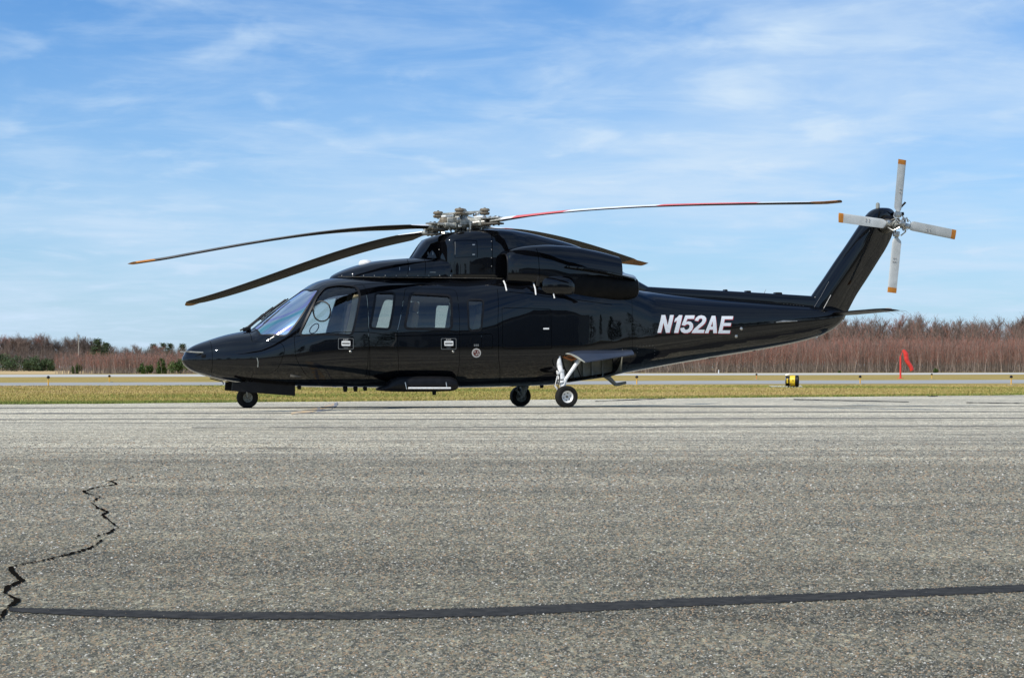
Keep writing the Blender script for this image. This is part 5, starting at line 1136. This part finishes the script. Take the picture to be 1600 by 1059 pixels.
# skyline rows, by photo column; heights from the skyline of the photograph
skyR = [(960, 512), (1080, 508), (1180, 505), (1300, 500), (1345, 497), (1400, 494), (1440, 497), (1500, 499), (1520, 503), (1535, 500), (1560, 495), (1600, 494), (1680, 494)]
skyL = [(-60, 528), (0, 524), (28, 521), (50, 529), (78, 522), (90, 532), (105, 522), (120, 526), (150, 533), (175, 538), (230, 539), (300, 540), (420, 538), (700, 534), (960, 524)]
def sk(tb, x): return float(np.interp(x, [a for a, _ in tb], [b_ for _, b_ in tb]))
for i in range(58):
    px = 975 + i * 12.2 + rr.uniform(-4, 4); Y = rr.uniform(315, 350); h_ = top_h(sk(skyR, px) + rr.uniform(-1.5, 7), Y); pr = protos[rr.choice([0, 1, 5, 6, 0, 1, 2])]
    red = 1515 < px < 1532 and i % 2 == 0
    place('b', protos[4] if red else pr, (px - CX) * Y / FPX, Y, h_, 'bare tree with red buds in the dip of the skyline at right' if red else 'tall bare tree over the thicket, ' + where(px), 'tree', 'tall bare trees behind the thicket', 'bare_tree', wx=rr.uniform(1.0, 1.5))
for i in range(46):
    px = -40 + i * 5.3 + rr.uniform(-3, 3) if i < 40 else 185 + (i - 40) * 14; Y = rr.uniform(380, 420); h_ = top_h(sk(skyL, px) + rr.uniform(-1, 8), Y)
    place('b', protos[rr.choice([7, 8, 7, 8, 0, 6, 3])], (px - CX) * Y / FPX, Y, h_, 'bare brown tree in the far left woods, ' + whereL(px), 'tree', 'bare trees of the left woods', 'bare_tree', wx=rr.uniform(1.0, 1.6))
for px, yt, Y, lab, k in ((152, 529, 300, 'tall dark pine standing above the left skyline, taller than its neighbour', 0), (165, 534, 310, 'dark pine just right of the tallest pine on the left skyline', 1), (240, 537, 420, 'small pine tip on the skyline, left of the helicopter nose', 0), (254, 535, 420, 'pointed pine on the skyline, second from the helicopter nose side', 1), (265, 535.5, 400, 'bushy pine on the skyline just left of the helicopter nose', 1), (285, 537, 430, 'pine tip on the skyline directly above the helicopter nose', 0),
                          ):
    place('p', pine_p[k], (px - CX) * Y / FPX, Y, top_h(yt, Y), lab, 'tree', None, 'pine_tree', wx=1.7)
for px, yt, yb, lab in ((4, 551, 577, 'wide dark evergreen at the left photo edge, below the bare trees'), (26, 554, 577, 'dark evergreen second from the left photo edge'), (56, 556, 577, 'low dark evergreen at the edge of the tan field, left of its twin'), (73, 559, 577, 'low evergreen at the right end of the dark evergreens by the tan field'), (122, 568, 585, 'bright green round evergreen shrub at the left end of the reddish thicket'), (222, 567, 585, 'small green shrub in the thicket, left of the tall green shrub'), (252, 558, 585, 'tall green evergreen shrub in the thicket left of the helicopter nose'), (282, 560, 585, 'dark green evergreen just behind the helicopter nose tip'), (1312, 581, 583, 'low yellow-green bush at the foot of the thicket left of the windsock'), (1461, 576, 583, 'low yellow-green bush at the foot of the birch thicket right of the windsock')):
    Y = (198 if px < 260 else 196) if px < 400 else 240; Y = 340 if px < 80 else Y; r2 = np.random.default_rng(int(px)); h_ = top_h(yt, Y); V, T = [], []; w_ = h_ * (1.25 if px < 80 else .75 if px != 252 else .42)
    lob = [(np.array([r2.normal(0, .38) * w_, r2.normal(0, .38) * w_, h_ * r2.uniform(.15, .62)]), r2.uniform(.22, .42)) for _ in range(9)] + [(np.array([0, 0, h_ * .72]), .26)]
    for m_ in range(2200):
        lc, lr = lob[r2.integers(0, len(lob))]; c0 = r2.normal(0, 1, 3); c0 /= np.linalg.norm(c0); c0 = lc + c0 * np.array([w_, w_, h_]) * lr * r2.random() ** .5 * r2.uniform(.8, 1.15); c0[2] = max(c0[2], .05); d0 = r2.normal(0, 1, 3) + np.array([0, 0, .6]); d0 /= np.linalg.norm(d0); e0 = np.cross(d0, r2.normal(0, 1, 3)); e0 /= np.linalg.norm(e0); s0 = r2.uniform(.08, .26) * (1.6 if px < 80 else 1); o = len(V)
        V += [c0 - e0 * s0 * .3, c0 + e0 * s0 * .3, c0 + d0 * s0]; T.append((o, o + 1, o + 2))
    r = empty('evergreen_shrub', ((px - CX) * Y / FPX, Y, -.1)); tag(r, lab, 'shrub'); bigmesh('foliage', V, T, pine_m if px < 80 else shrub_m, r)
    B().tube([(0, 0, 0), (0, 0, h_ * .7)], [.06, .03], 6).out('stem', bark_g, r)

# reddish birch thicket: too many stems to count
def sap(seed, H=5.0):
    r2 = np.random.default_rng(seed); V, T = [], []; lean = r2.normal(0, .05, 2); cone3(V, T, np.zeros(3), np.array([lean[0] * H, lean[1] * H, H * .92]), .028, .010); ns = len(T)
    for k in range(20):
        z_ = H * (.22 + .74 * r2.random() ** .8); p = np.array([lean[0] * z_, lean[1] * z_, z_]); az = r2.uniform(0, 6.28); L_ = r2.uniform(.5, 1.25) * (1.15 - .6 * z_ / H); d = np.array([math.cos(az) * .5, math.sin(az) * .5, 1.0]); d /= np.linalg.norm(d); q = p + d * L_; o = len(V)
        u = np.cross(d, r2.normal(0, 1, 3)); u /= np.linalg.norm(u)
        V += [p - u * .011, p + u * .011, q]; T.append((o, o + 1, o + 2))
        for _ in range(2):
            p2 = p + (q - p) * r2.uniform(.3, .8); az2 = az + r2.normal(0, 1.2); d2 = np.array([math.cos(az2) * .6, math.sin(az2) * .6, 1.0]); d2 /= np.linalg.norm(d2); o = len(V); q2 = p2 + d2 * L_ * .5; V += [p2 - u * .010, p2 + u * .010, q2]; T.append((o, o + 1, o + 2))
    return np.array(V), np.array(T), ns
saps = [sap(100 + i) for i in range(10)]
def thicket(name, label, n, xf, hf, seed, mats):
    r2 = np.random.default_rng(seed); VV, TT, MI = [], [], []; o = 0
    for i in range(n):
        x, y = xf(r2); h_ = hf(x, y, r2) / 5; V, T, ns = saps[r2.integers(0, 10)]; a = r2.uniform(0, 6.28); c_, s_ = math.cos(a), math.sin(a); W_ = V * [max(.8, h_), max(.8, h_), h_]
        VV.append(np.stack([W_[:, 0] * c_ - W_[:, 1] * s_ + x, W_[:, 0] * s_ + W_[:, 1] * c_ + y, W_[:, 2] - .12], -1)); TT.append(T + o); o += len(V)
        tw = 1 if r2.random() < .7 else 2; m_ = np.full(len(T), tw); m_[:ns] = 0 if r2.random() < .28 else 3; MI.append(m_)
    return tag(bigmesh(name, np.concatenate(VV), np.concatenate(TT), mats, mi=np.concatenate(MI)), label, 'thicket', kind='stuff')
fr = lambda x: 196 + (x + 50) * .50
def xfR(r2):
    x = r2.uniform(-52, 105); return x, fr(x) + 28 * r2.random() ** 1.2
def hfR(x, y, r2): return float(np.interp(x, [-52, -20, 0, 20, 50, 105], [2.4, 2.8, 3.3, 4.3, 4.9, 5.0])) * r2.uniform(.72, 1.08)
thicket('birch_thicket', 'dense reddish thicket of bare birch saplings along the far side of the runway', 14000, xfR, hfR, 5, [birch, twig_r, twig_b, bark_g])
# second mass: undergrowth below the tall trees
def xfL(r2):
    px = r2.uniform(-60, 300); Y = r2.uniform(355, 430); return (px - CX) * Y / FPX, Y
thicket('woodland_undergrowth', 'brown bare undergrowth filling the woods beyond the tan field at left', 3500, xfL, lambda x, y, r2: r2.uniform(2.6, 5.6), 6, [bark_g, twig_d, twig_b, bark_g])
def xfB(r2):
    px = r2.uniform(300, 1700); Y = r2.uniform(300, 345); return (px - CX) * Y / FPX, Y
thicket('woodland_undergrowth', 'bare brown undergrowth between the tall trees behind the birch thicket', 5500, xfB, lambda x, y, r2: r2.uniform(5.0, 9.0) if x > 20 else r2.uniform(2.0, 4.2), 7, [bark_g, twig_b, twig_r, bark_g])
# pale birches that stand out of the thicket
VT, TT, VC, TC = bare_tree(77, 10, .5, .012, (3, 3, 2), 1.2); zx = max(p[2] for p in VC) / 10; VT = [p / zx for p in VT]; VC = [p / zx for p in VC]; a = bigmesh('trunk', VT, TT, birch); c_ = bigmesh('crown', VC, TC, twig_r); bpr = (a.data, c_.data); bpy.data.objects.remove(a); bpy.data.objects.remove(c_)
for i in range(44):
    px = (100 + i * 19 if i < 10 else 1010 + (i - 10) * 18.5) + rr.uniform(-8, 8); x = (px - CX) * 235 / FPX; Y = fr(x) - rr.uniform(.2, 2); x = (px - CX) * Y / FPX
    place('b', bpr, x, Y, hfR(x, Y, rng) * rr.uniform(.75, 1.0), 'slender pale birch fronting the thicket, ' + (where(px) if px > 400 else 'left of the helicopter nose'), 'tree', 'slender birches along the thicket edge', 'birch_tree', wx=.8)

# ================================================================ BEHIND THE CAMERA (seen only mirrored in the black paint)
def back_tree(i):
    a = R(200 + i * 5.2); d = 150 + rr.uniform(-15, 20); x, y = d * math.cos(a), 28 + d * math.sin(a)
    place('p', pine_p[i % 4], x, y, rr.uniform(9, 15), 'evergreen tree across the airfield behind the photographer', 'tree', 'evergreens behind the photographer', 'pine_tree', wx=rr.uniform(1.2, 2.2))
for i in range(31): back_tree(i)
wallm = varied('pale_hangar_cladding', (.62, .62, .60), (.55, .55, .53), .5, .6); roofm = varied('grey_hangar_roof', (.25, .26, .27), (.2, .2, .21), .5, .5)
def hangar(x, y, rz, w, d, h_, label):
    r = empty('hangar', (x, y, 0), rz); tag(r, label, 'building')
    B().box((0, 0, h_ / 2), (w, d, h_)).out('wall', wallm, r)
    B().prism([(-w / 2 - .3, h_), (0, h_ + w * .09), (w / 2 + .3, h_)], -d / 2 - .3, d / 2 + .3).out('roof', roofm, r)
    dm = varied('hangar_door_panel', (.30, .33, .36), (.26, .29, .32), 1, .5)
    for k in range(5): B().box((-w * .32 + k * w * .16, d / 2 + .06, h_ * .42), (w * .155, .12, h_ * .84), bev=.02).out('door_panel', dm, r)
    for k in (-1, 1): B().box((k * w * .45, d / 2 + .05, 1.1), (1.0, .1, 2.2)).out('side_door', dm, r)
    return r
hangar(62, -52, R(28), 34, 22, 8, 'pale hangar with grey sliding doors behind the photographer to the right')
hangar(16, -78, R(8), 26, 20, 7, 'pale hangar directly behind the photographer')
print('objects', len(bpy.data.objects))
